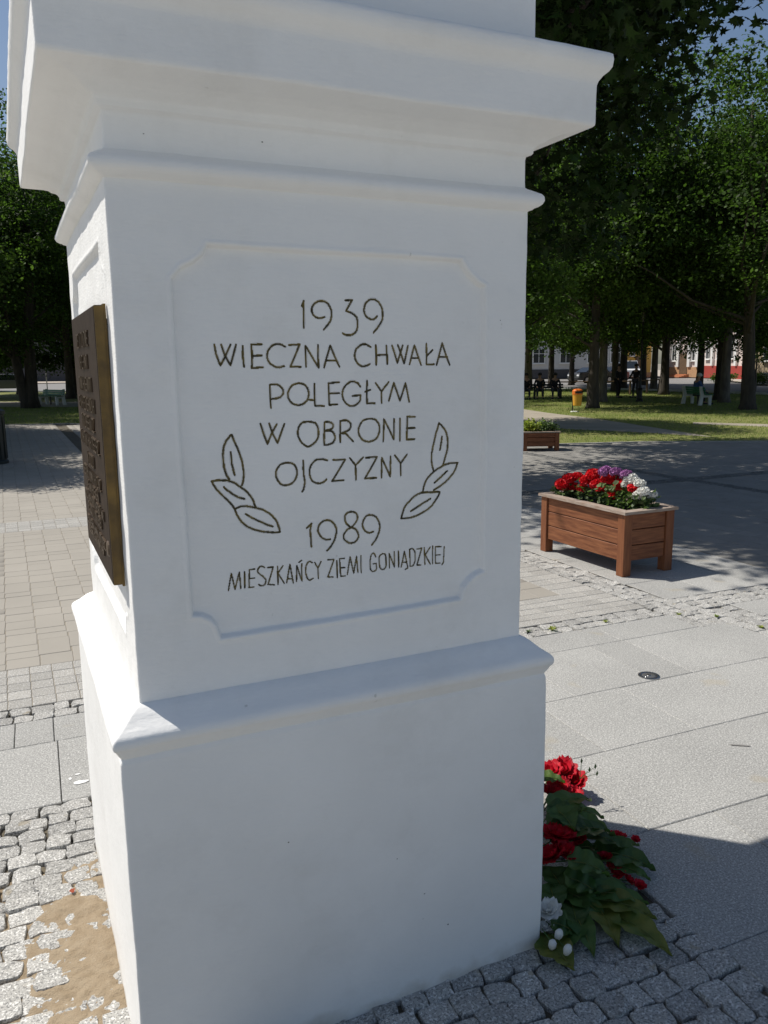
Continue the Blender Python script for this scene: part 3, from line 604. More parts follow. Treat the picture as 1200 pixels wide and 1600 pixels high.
# engraved panel: sheet cut open along the strokes, with V grooves behind the cuts
STROKES = json.loads('''{"1939":[[1418,4096,1430,4122],[1428,4120,1426,4090,1428,4038,1428,3988],[1542,4044,1536,4042,1528,4040,1520,4038,1512,4038,1504,4040,1496,4042,1488,4048,1482,4052,1478,4058,1476,4064,1472,4070,1472,4076,1472,4082,1474,4090,1478,4096,1482,4102,1486,4108,1494,4114,1502,4118,1508,4122,1516,4124,1524,4124,1530,4124,1538,4124,1544,4122,1552,4118,1558,4114,1564,4110,1568,4102,1574,4094,1576,4086,1580,4078,1580,4068,1580,4058,1580,4048,1578,4040,1576,4032,1572,4022,1566,4014,1562,4008,1554,4000,1548,3992,1540,3984,1536,3980],[1662,4130,1702,4132,1664,4076],[1664,4076,1672,4074,1682,4070,1694,4066,1704,4060,1710,4056,1716,4050,1722,4044,1724,4036,1726,4028,1728,4018,1728,4006,1728,3998,1726,3990,1724,3982,1722,3976,1718,3970,1712,3964,1706,3960,1700,3956,1692,3954,1686,3952,1678,3952,1672,3952,1666,3952,1658,3954,1652,3956,1646,3960,1642,3962],[1842,4050,1838,4046,1834,4042,1826,4036,1820,4032,1814,4032,1806,4032,1800,4034,1792,4038,1786,4040,1780,4046,1774,4052,1770,4058,1768,4064,1766,4072,1764,4078,1766,4086,1768,4094,1770,4104,1774,4112,1780,4120,1786,4124,1792,4130,1800,4132,1806,4136,1814,4136,1820,4136,1828,4136,1834,4132,1842,4128,1850,4124,1856,4118,1862,4110,1868,4102,1872,4092,1874,4082,1876,4072,1876,4062,1876,4052,1874,4042,1872,4032,1868,4024,1862,4014,1854,4004,1848,3996,1840,3986,1832,3978,1824,3970,1820,3964]],"WIECZNA CHWAŁA":[[958,3904,966,3858,986,3804,1008,3840,1040,3904],[992,3904,1010,3852,1036,3804,1052,3852,1068,3904],[1102,3898,1100,3846,1104,3794],[1202,3906,1146,3904,1148,3848,1144,3788,1204,3792],[1148,3848,1200,3850],[1326,3894,1320,3896,1314,3900,1308,3904,1300,3906,1292,3908,1284,3908,1274,3906,1266,3904,1258,3900,1250,3894,1244,3888,1238,3880,1232,3872,1230,3864,1228,3854,1226,3846,1228,3838,1230,3830,1234,3822,1238,3816,1242,3810,1248,3806,1256,3802,1262,3798,1270,3794,1276,3792,1284,3792,1290,3790,1298,3792,1306,3794,1312,3796,1316,3796],[1346,3902,1404,3906,1348,3792,1406,3790],[1434,3790,1434,3898,1504,3786,1502,3902],[1534,3786,1570,3898,1620,3790],[1548,3822,1604,3822],[1802,3890,1798,3892,1792,3896,1784,3900,1778,3904,1772,3906,1764,3906,1758,3906,1750,3904,1742,3900,1734,3894,1726,3888,1718,3882,1714,3874,1710,3864,1708,3854,1706,3846,1708,3836,1710,3828,1714,3820,1718,3812,1722,3806,1728,3800,1736,3794,1742,3792,1748,3788,1754,3788,1760,3788,1766,3790,1774,3792,1782,3794,1790,3798,1794,3800],[1832,3900,1832,3796],[1896,3898,1898,3798],[1832,3846,1898,3848],[1930,3898,1958,3804,1994,3898],[1964,3900,2000,3800,2026,3896],[2034,3794,2066,3898,2108,3792],[2048,3830,2088,3830],[2140,3906,2144,3794,2192,3796],[2146,3842,2180,3872],[2208,3792,2242,3910,2290,3790],[2222,3834,2278,3836]],"POLEGŁYM":[[1234,3702,1234,3644,1234,3584],[1234,3702,1240,3704,1250,3704,1260,3704,1270,3704,1278,3702,1286,3698,1292,3692,1298,3688,1302,3682,1306,3676,1306,3668,1306,3662,1304,3656,1300,3650,1294,3644,1290,3640,1284,3638,1276,3636,1270,3634,1264,3634,1256,3632,1248,3632,1240,3630,1234,3630],[1392,3710,1386,3708,1378,3706,1368,3704,1358,3700,1352,3694,1346,3688,1340,3680,1336,3672,1332,3664,1330,3656,1330,3648,1330,3640,1332,3632,1336,3624,1342,3614,1348,3608,1356,3602,1366,3598,1376,3596,1386,3594,1394,3596,1404,3598,1412,3602,1420,3606,1426,3612,1434,3618,1438,3626,1442,3634,1444,3642,1446,3650,1446,3658,1444,3666,1442,3674,1438,3684,1432,3692,1426,3698,1418,3704,1408,3706,1400,3708,1392,3710],[1478,3704,1478,3590,1528,3586],[1446,3622,1476,3620],[1616,3708,1556,3704,1556,3590,1602,3592],[1560,3650,1616,3652],[1736,3682,1734,3686,1728,3692,1724,3700,1716,3704,1710,3706,1702,3710,1694,3710,1684,3710,1676,3708,1668,3702,1660,3698,1652,3690,1646,3682,1640,3674,1636,3664,1634,3654,1632,3644,1634,3636,1636,3626,1638,3618,1642,3610,1648,3602,1652,3596,1658,3592,1664,3588,1672,3584,1680,3582,1686,3582,1694,3582,1702,3584,1708,3586,1714,3590,1720,3594,1726,3598,1730,3602,1734,3608,1736,3614,1736,3624,1738,3632,1738,3638],[1738,3638,1692,3636],[1776,3712,1774,3650,1776,3592,1822,3590],[1764,3654,1796,3664],[1828,3700,1862,3654,1906,3704],[1862,3654,1862,3590],[1906,3602,1936,3698,1974,3600,2008,3694,2032,3592]],"W OBRONIE":[[1176,3506,1210,3402,1236,3458,1262,3500],[1222,3506,1238,3458,1264,3404,1304,3502],[1436,3508,1430,3508,1420,3506,1410,3506,1402,3502,1394,3496,1388,3488,1382,3480,1380,3470,1376,3460,1376,3450,1376,3440,1378,3430,1382,3422,1386,3412,1392,3404,1398,3396,1406,3390,1414,3384,1424,3378,1432,3376,1442,3378,1450,3382,1460,3388,1468,3394,1476,3400,1482,3408,1488,3416,1492,3426,1494,3436,1494,3448,1494,3458,1492,3470,1490,3478,1486,3486,1480,3494,1474,3500,1466,3502,1454,3506,1444,3506,1436,3508],[1528,3500,1524,3380],[1528,3500,1532,3502,1540,3502,1550,3502,1556,3500,1564,3498,1570,3494,1576,3488,1578,3484,1578,3478,1576,3474,1574,3468,1568,3464,1560,3462,1548,3460,1538,3458,1530,3456],[1530,3456,1538,3456,1548,3456,1558,3456,1568,3452,1574,3448,1580,3440,1584,3432,1586,3424,1586,3416,1586,3408,1582,3402,1578,3396,1574,3390,1568,3386,1560,3384,1554,3382,1546,3380,1538,3380,1530,3380,1524,3380],[1618,3504,1616,3390],[1618,3502,1624,3504,1634,3506,1644,3506,1652,3506,1660,3502,1668,3496,1674,3490,1678,3484,1678,3476,1676,3468,1672,3460,1668,3454,1662,3450,1656,3448,1650,3446,1644,3444,1636,3442,1630,3440,1624,3438,1620,3438],[1620,3438,1648,3436,1692,3390],[1786,3508,1780,3508,1770,3506,1760,3504,1750,3500,1742,3492,1734,3482,1728,3472,1724,3462,1720,3454,1720,3444,1722,3434,1724,3426,1728,3416,1734,3408,1740,3400,1748,3394,1756,3390,1766,3386,1776,3384,1784,3382,1794,3384,1804,3386,1814,3390,1822,3394,1830,3400,1836,3408,1840,3418,1844,3428,1846,3438,1846,3448,1846,3460,1844,3470,1842,3478,1836,3486,1830,3494,1824,3500,1816,3504,1804,3506,1794,3508,1786,3508],[1870,3380,1874,3502,1936,3388,1938,3502],[1974,3502,1974,3380],[2066,3506,2018,3510,2016,3384,2066,3384],[2016,3446,2066,3446]],"OJCZYZNY":[[1308,3296,1300,3296,1292,3294,1282,3292,1272,3288,1266,3282,1260,3274,1254,3266,1250,3256,1250,3246,1250,3236,1250,3226,1254,3216,1258,3206,1264,3198,1270,3190,1276,3184,1284,3180,1292,3178,1298,3178,1306,3178,1316,3180,1324,3182,1334,3186,1342,3192,1348,3198,1354,3206,1358,3214,1362,3222,1364,3232,1364,3244,1364,3254,1362,3264,1358,3272,1354,3280,1348,3286,1342,3290,1332,3294,1322,3296,1314,3296,1308,3296],[1402,3304,1402,3294,1402,3278,1400,3262,1402,3246,1402,3232,1404,3218,1406,3206,1408,3194,1408,3182,1406,3172,1404,3162,1402,3154,1400,3148,1396,3142,1394,3140,1392,3138],[1538,3296,1532,3298,1524,3300,1514,3304,1504,3304,1494,3304,1484,3304,1474,3302,1466,3298,1458,3290,1450,3282,1444,3272,1440,3262,1436,3252,1436,3242,1436,3232,1438,3222,1440,3212,1444,3204,1448,3196,1454,3190,1460,3186,1468,3182,1478,3178,1486,3178,1494,3176,1502,3178,1510,3180,1518,3182,1522,3186,1528,3190,1532,3194,1534,3196],[1572,3296,1644,3294,1564,3182,1634,3182],[1672,3302,1706,3260,1750,3300],[1706,3260,1708,3180],[1766,3296,1834,3298,1760,3182,1828,3180],[1858,3178,1864,3292,1912,3182,1918,3296],[1944,3300,1978,3252,2018,3300],[1978,3252,1978,3184]],"left":[[1024,3458,1018,3454,1012,3446,1004,3436,996,3428,992,3418,986,3408,982,3398,980,3388,978,3378,976,3366,974,3354,974,3342,974,3330,974,3316,976,3304,976,3292,980,3280,982,3270,986,3260,988,3252,992,3246,996,3240,998,3236,1002,3232],[1024,3458,1028,3450,1032,3436,1038,3420,1044,3404,1050,3390,1054,3374,1058,3360,1062,3344,1066,3330,1070,3314,1072,3300,1074,3286,1076,3272,1078,3262,1078,3250,1076,3238,1074,3226,1072,3214,1068,3202,1066,3194],[1014,3370,1014,3360,1014,3346,1014,3330,1014,3312,1018,3296,1022,3278,1026,3262,1030,3250],[912,3228,920,3228,932,3230,944,3230,956,3230,968,3228,980,3228,992,3226,1002,3222,1012,3218,1022,3214,1032,3208,1042,3200,1052,3190,1064,3180,1076,3170,1088,3158,1096,3150,1104,3140,1112,3130,1118,3120,1124,3110,1128,3096,1132,3086,1136,3078],[912,3228,916,3222,920,3210,928,3198,934,3186,944,3176,952,3164,962,3152,972,3142,980,3132,988,3124,994,3116,1002,3106,1008,3098,1014,3088,1018,3080,1022,3074],[974,3194,980,3186,990,3176,1002,3166,1012,3156,1020,3150,1028,3144,1034,3140,1042,3134,1052,3130,1060,3128,1070,3124,1076,3122],[1022,3074,1028,3076,1038,3080,1050,3084,1060,3086,1070,3086,1080,3086,1090,3084,1100,3082,1110,3080,1118,3078,1126,3076,1136,3074,1146,3070,1158,3066,1170,3062,1180,3056,1190,3048,1202,3040,1212,3032,1220,3024,1228,3014,1236,3006,1242,2998,1248,2988,1252,2980,1256,2970,1258,2962,1262,2954,1264,2948,1264,2940,1266,2936,1266,2932],[1022,3074,1024,3066,1028,3058,1032,3046,1038,3036,1044,3026,1052,3014,1060,3002,1068,2994,1076,2986,1084,2978,1094,2972,1104,2966,1112,2960,1122,2956,1132,2952,1144,2948,1156,2944,1172,2940,1188,2938,1204,2936,1222,2934,1240,2932,1256,2932,1266,2932],[1082,3044,1090,3038,1102,3030,1116,3020,1130,3012,1142,3004,1154,2998,1166,2992,1178,2984,1190,2978,1204,2972,1218,2968,1226,2964]],"right":[[2220,3468,2216,3458,2212,3442,2206,3426,2200,3410,2196,3394,2192,3378,2188,3362,2184,3346,2180,3332,2178,3316,2174,3300,2174,3286,2174,3272,2174,3258,2176,3246,2178,3234,2180,3224,2184,3214,2186,3206,2188,3200],[2220,3468,2226,3462,2234,3456,2242,3446,2250,3438,2256,3430,2262,3422,2266,3412,2270,3402,2272,3392,2276,3380,2276,3368,2278,3354,2276,3342,2276,3328,2274,3314,2270,3298,2264,3280,2258,3260,2252,3242,2248,3230],[2240,3392,2238,3384,2238,3374,2236,3364,2234,3352,2232,3342,2230,3330,2228,3320,2226,3314],[2344,3236,2334,3236,2322,3236,2308,3236,2296,3236,2284,3234,2272,3232,2262,3230,2250,3226,2238,3220,2226,3214,2212,3208,2200,3200,2190,3194,2180,3186,2170,3178,2162,3170,2152,3162,2144,3152,2138,3142,2132,3132,2128,3120,2124,3106,2122,3094,2120,3086],[2344,3236,2340,3228,2336,3218,2332,3206,2326,3194,2320,3184,2312,3174,2304,3166,2296,3156,2286,3146,2274,3138,2264,3128,2250,3120,2236,3110,2218,3100,2202,3092,2190,3086],[2276,3192,2268,3188,2258,3178,2246,3170,2236,3160,2224,3152,2212,3142,2202,3134,2194,3128],[1980,2940,1984,2950,1988,2966,1994,2984,2000,2998,2008,3010,2018,3022,2030,3030,2040,3040,2048,3048,2058,3054,2068,3062,2078,3066,2088,3072,2100,3074,2110,3078,2122,3078,2134,3078,2146,3078,2158,3076,2172,3074,2186,3074,2202,3074,2218,3074,2228,3072],[2228,3072,2226,3066,2222,3058,2218,3048,2210,3038,2202,3028,2192,3016,2182,3004,2172,2994,2160,2986,2150,2978,2138,2972,2126,2966,2112,2960,2098,2954,2082,2948,2068,2944,2056,2942,2046,2940,2034,2938,2024,2938,2012,2938,2000,2938,1988,2940,1980,2940],[2168,3038,2158,3034,2144,3026,2128,3020,2112,3012,2094,3002,2074,2992,2054,2982,2042,2976]],"1989":[[1414,2940,1444,2964],[1442,2962,1434,2928,1436,2876,1438,2836],[1550,2868,1546,2866,1540,2866,1532,2866,1526,2866,1518,2870,1510,2874,1502,2878,1496,2884,1490,2892,1486,2900,1482,2908,1480,2914,1478,2922,1480,2928,1480,2936,1484,2942,1486,2950,1492,2956,1498,2962,1504,2966,1510,2970,1518,2972,1526,2974,1534,2974,1540,2974,1546,2972,1552,2970,1558,2966,1564,2962,1570,2954,1576,2948,1580,2940,1582,2934,1586,2926,1586,2918,1586,2908,1586,2900,1582,2888,1580,2878,1576,2868,1572,2858,1566,2848,1560,2840,1554,2832,1548,2824,1540,2816,1532,2810,1526,2806],[1668,2920,1662,2924,1656,2932,1648,2940,1642,2946,1640,2954,1636,2962,1636,2968,1636,2976,1636,2982,1638,2988,1642,2994,1646,2998,1652,3002,1660,3004,1666,3006,1674,3006,1682,3004,1690,3002,1696,2998,1702,2994,1706,2988,1708,2982,1710,2976,1710,2968,1708,2962,1706,2954,1702,2948,1698,2942,1692,2936,1686,2930,1680,2924,1672,2920,1666,2916,1660,2914,1652,2912,1646,2908,1642,2902,1636,2896,1632,2890,1628,2884,1628,2876,1628,2870,1628,2862,1630,2856,1634,2852,1640,2846,1646,2842,1650,2838,1656,2834,1660,2832,1666,2832,1670,2830,1676,2832,1684,2832,1690,2834,1696,2838,1702,2842,1706,2848,1710,2854,1714,2860,1714,2866,1714,2874,1712,2880,1710,2888,1708,2892,1704,2898,1700,2904,1696,2908,1688,2912,1680,2916,1672,2918,1668,2920],[1806,2882,1802,2882,1794,2880,1786,2878,1780,2878,1774,2880,1766,2884,1760,2888,1754,2892,1750,2898,1746,2906,1742,2914,1740,2922,1740,2930,1742,2938,1744,2946,1748,2954,1752,2960,1756,2966,1760,2970,1766,2974,1772,2976,1778,2978,1784,2978,1792,2976,1798,2976,1806,2974,1814,2970,1820,2966,1826,2962,1830,2956,1834,2950,1838,2942,1842,2934,1844,2924,1846,2914,1846,2904,1844,2894,1842,2884,1838,2874,1834,2866,1830,2856,1826,2848,1820,2840,1816,2832,1810,2826,1802,2818,1796,2810,1792,2806]],"MIESZKAŃCY ZIEMI GONIĄDZKIEJ":[[972,2650,992,2740,1008,2652,1034,2740,1040,2654],[1062,2738,1062,2654],[1120,2748,1088,2746,1084,2654,1110,2652],[1086,2700,1116,2700],[1172,2750,1170,2752,1164,2756,1158,2758,1154,2760,1148,2758,1144,2754,1140,2750,1136,2746,1136,2742,1134,2736,1136,2730,1138,2724,1144,2718,1150,2712,1156,2708,1162,2702,1166,2696,1170,2692,1174,2686,1176,2680,1176,2676,1174,2670,1172,2664,1170,2660,1166,2656,1162,2654,1156,2652,1152,2652,1148,2654,1142,2656,1138,2660,1136,2662],[1190,2748,1220,2748,1186,2656,1222,2650],[1244,2748,1242,2650],[1276,2750,1244,2712,1278,2652],[1292,2654,1314,2752,1330,2650],[1300,2676,1326,2674],[1348,2656,1352,2742,1378,2656,1380,2750],[1364,2758,1380,2768],[1440,2750,1436,2752,1432,2756,1426,2758,1422,2758,1418,2756,1414,2752,1410,2748,1408,2742,1404,2736,1402,2726,1402,2718,1400,2710,1400,2700,1402,2690,1404,2680,1406,2672,1408,2666,1412,2660,1416,2656,1420,2654,1424,2654,1430,2658,1436,2660,1440,2662],[1454,2750,1470,2714,1490,2750],[1470,2714,1470,2656],[1528,2754,1564,2752,1524,2658,1556,2654],[1580,2744,1580,2648],[1628,2752,1598,2752,1600,2654,1628,2652],[1600,2702,1628,2700],[1640,2658,1662,2756,1680,2662,1700,2754,1706,2664],[1726,2754,1726,2658],[1818,2736,1816,2740,1814,2748,1810,2754,1806,2758,1802,2760,1796,2758,1792,2754,1788,2748,1786,2740,1784,2730,1782,2720,1782,2710,1782,2700,1782,2688,1782,2678,1784,2670,1786,2664,1790,2660,1794,2656,1798,2656,1804,2656,1810,2658,1814,2660,1818,2666,1820,2672,1820,2684,1820,2694,1820,2700],[1820,2700,1800,2700],[1860,2752,1856,2748,1850,2746,1844,2742,1840,2736,1838,2728,1838,2718,1838,2708,1838,2698,1838,2690,1840,2682,1840,2674,1844,2668,1846,2664,1852,2660,1858,2658,1862,2658,1866,2660,1870,2662,1874,2666,1878,2672,1880,2680,1880,2690,1880,2702,1880,2710,1880,2720,1880,2730,1878,2738,1876,2744,1872,2748,1868,2750,1862,2750,1860,2752],[1900,2662,1900,2746,1932,2664,1932,2752],[1958,2752,1958,2660],[1974,2658,1996,2746,2014,2660],[1980,2684,2010,2682],[2014,2660,2016,2658,2016,2654,2016,2650,2016,2648,2012,2646,2008,2644,2002,2642,2000,2640],[2030,2756,2032,2656],[2030,2756,2034,2756,2040,2758,2048,2758,2052,2756,2056,2752,2060,2746,2064,2740,2066,2732,2066,2720,2066,2708,2066,2694,2066,2684,2062,2676,2060,2668,2056,2662,2052,2658,2046,2656,2042,2656,2036,2656,2032,2656],[2078,2752,2110,2754,2078,2658,2104,2656],[2126,2754,2130,2656],[2164,2754,2132,2712,2164,2652],[2180,2758,2178,2652],[2238,2750,2198,2752,2198,2654,2230,2652],[2198,2702,2232,2702],[2258,2748,2258,2738,2256,2722,2256,2706,2256,2692,2254,2682,2254,2672,2254,2664,2252,2656,2250,2650,2246,2646,2244,2642,2242,2640]]}''')
PY = 2.010
SEG = []
for key, lst in STROKES.items():
    hw = .0027 if key in ('left','right') else (.0019 if key.startswith('MIES') else .0026)
    for pl in lst:
        q = [(pl[i]/2000, pl[i+1]/2000) for i in range(0, len(pl), 2)]
        for a, b in zip(q, q[1:]): SEG.append((a[0], a[1], b[0], b[1], hw))
SEG = np.array(SEG)
def segd(u, w_, S):
    ex = S[:,2]-S[:,0]; ez = S[:,3]-S[:,1]; t = np.clip(((u-S[:,0])*ex+(w_-S[:,1])*ez)/(ex*ex+ez*ez+1e-12), 0, 1)
    return np.hypot(u-S[:,0]-t*ex, w_-S[:,1]-t*ez) - S[:,4]
V = []; F = []; vid = {}
def vtx(u, w_):
    k = (round(u, 5), round(w_, 5))
    if k not in vid:
        vid[k] = len(V); p = wob((u, PY, w_)); V.append(p)
    return vid[k]
def quad(u0, w0, s, S, lev):
    c = (u0+s/2, w0+s/2); d = segd(c[0], c[1], S) if len(S) else np.array([9.]); h = s*.7072
    near = S[d < h] if len(S) else S
    if len(near) == 0 or lev == 0:
        if lev == 0 and d.min() < 0: return
        F.append((vtx(u0, w0), vtx(u0+s, w0), vtx(u0+s, w0+s), vtx(u0, w0+s))); return
    for i in (0,1):
        for j in (0,1): quad(u0+i*s/2, w0+j*s/2, s/2, near, lev-1)
st = .025
for i in range(31):
    for j in range(32): quad(core[0]+i*st, core[2]+j*st, st, SEG, 4)
me = mesh_np('inscription_panel', np.array(V)-np.array([MX, MY, 0]), F, [m_white], smooth=True)
panel = mkobj('inscription_panel', me, None, mon)
LABS = {'1939':'engraved year 1939 at the top','WIECZNA CHWAŁA':'engraved words WIECZNA CHWAŁA','POLEGŁYM':'engraved word POLEGŁYM','W OBRONIE':'engraved words W OBRONIE',
 'OJCZYZNY':'engraved word OJCZYZNY','1989':'engraved year 1989 below the words','MIESZKAŃCY ZIEMI GONIĄDZKIEJ':'small engraved line MIESZKAŃCY ZIEMI GONIĄDZKIEJ',
 'left':'engraved laurel leaves left of the words','right':'engraved laurel leaves right of the words'}
rr = random.Random(3)
for key, lst in STROKES.items():
    V = []; F = []
    hw = .0038 if key in ('left','right') else (.0028 if key.startswith('MIES') else .0036)
    for pl in lst:
        q = [Vector((pl[i]/2000, pl[i+1]/2000)) for i in range(0, len(pl), 2)]
        # resample
        pts = [q[0]]
        for a, b in zip(q, q[1:]):
            n = max(1, int((b-a).length/.004))
            pts += [a+(b-a)*(k/n) for k in range(1, n+1)]
        nn = len(pts); base = len(V); sd_ = rr.random()*50
        t0 = (pts[min(1, nn-1)]-pts[0]).normalized(); t1 = (pts[-1]-pts[-2]).normalized()
        pts[0] = pts[0]-t0*.0015; pts[-1] = pts[-1]+t1*.0015
        for i, p in enumerate(pts):
            a = pts[max(i-1,0)]; b = pts[min(i+1,nn-1)]; t = (b-a).normalized(); nrm = Vector((-t.y, t.x))
            tap = min(1, .62+min(i, nn-1-i)*.16)
            w_ = hw*tap*(1+.22*noise.noise((i*.35, sd_, 0))); w2 = hw*tap*(1+.22*noise.noise((i*.35, sd_, 9)))
            off = .25*noise.noise((i*.3, sd_, 4))
            for s_, dy in ((w_, -.00035), (w_*.55, .0012), (off*w_*.4, .0032), (-w2*.55, .0012), (-w2, -.00035)):
                P0 = wob((p.x+nrm.x*s_, PY, p.y+nrm.y*s_)); V.append((P0[0]-MX, P0[1]+dy-MY, P0[2]))
        for i in range(nn-1):
            for k in range(4): F.append((base+i*5+k, base+(i+1)*5+k, base+(i+1)*5+k+1, base+i*5+k+1))
    o = mkobj('laurel_branch' if key in ('left','right') else 'inscription_line', mesh_np('inscription', V, F, [m_groove]), None, panel)
    o['label'] = LABS[key]
# small chips in the paint
chipm = mesh_np('paint_chip', [(math.cos(k*1.047)*(.0026+.001*(k % 2)), 0, math.sin(k*1.047)*.0024) for k in range(6)], [(0,1,2,3,4,5)], [mat('bare_plaster', (.16,.15,.13), .9)])
for x, z, o_ in ((.60,.62,.0625),(1.02,.33,.0625),(1.10,.20,.0625),(.93,.47,.0625),(1.30,2.02,0),(.34,2.42,-.007),(.62,2.43,-.007),(.52,2.59,.127)):
    p = wob((x, MY-HX-o_, z)); o = mkobj('paint_chip', chipm, None, mon); o.location = (p[0]-MX, p[1]-MY-.0007, p[2]); k_ = random.uniform(.5, 1.1); o.scale = (k_, 1, k_*random.uniform(.6, 1.3))
# bronze plaque on the left face
plq = empty('bronze_plaque', (-HX-.011, 2.42-MY, 1.70)); plq.parent = mon; plq['label'] = 'dark bronze memorial plaque on the sunlit side'
MB().box((-.010, 0, 0), (.022, .655, .695), bev=.003).build('plate', m_bronze, plq)
MB().box((.0045, -.0, 0), (.006, .661, .701)).build('plate_edge', m_brass, plq)
MB().box((-.0095, -.3305, 0), (.021, .004, .69)).build('brass_side_strip', m_brass, plq)
for sy in (-.29, .29):
    for sz in (-.31, .31): MB().tube([(.0075, sy, sz), (.03, sy, sz)], .008, 8).build('stand_off', m_dark, plq)
rr = random.Random(12); LX = -.0225
lines = [(.275,.15,.036),(.215,.11,.034),(.155,.16,.034),(.100,.21,.034),(.048,.17,.034),(-.005,.25,.034),(-.058,.08,.030),(-.105,.22,.028),(-.145,.16,.026),(-.182,.24,.024),(-.215,.17,.024),(-.262,.25,.022),(-.288,.2,.018)]
for zc, half, hh in lines:
    g_ = MB(); y = -half
    while y < half:
        lw = hh*rr.uniform(.55,.8)
        for (y0, z0, y1, z1) in rr.choice([[(0,0,0,1),(0,1,1,1),(1,1,1,0)], [(0,0,0,1),(0,.5,1,.5),(1,0,1,1)], [(0,0,.5,1),(.5,1,1,0)], [(0,0,0,1),(0,0,1,0),(0,.5,.7,.5),(0,1,1,1)], [(0,0,0,1),(0,1,1,0),(1,0,1,1)], [(0,1,1,1),(1,1,0,0),(0,0,1,0)], [(.5,0,.5,1)]]):
            a = (LX, -(y+y0*lw), zc+(z0-.5)*hh); b = (LX, -(y+y1*lw), zc+(z1-.5)*hh)
            dy, dz = b[1]-a[1], b[2]-a[2]; L_ = math.hypot(dy, dz)
            g_.box(((LX), (a[1]+b[1])/2, (a[2]+b[2])/2), (.006, L_+.003, .0042), rx=math.atan2(dz, dy))
        y += lw + hh*.28
        if rr.random() < .16: y += hh*.5
    g_.build('raised_lettering', m_bronze_hi, plq)['kind'] = 'stuff'
MB().lathe([(.022,0),(.018,.004),(.004,.006)], 14).build('rosette', m_bronze_hi, plq).matrix_local = Matrix.Translation((-.021, -.28, -.26)) @ Matrix.Rotation(R(-90), 4, 'Y')
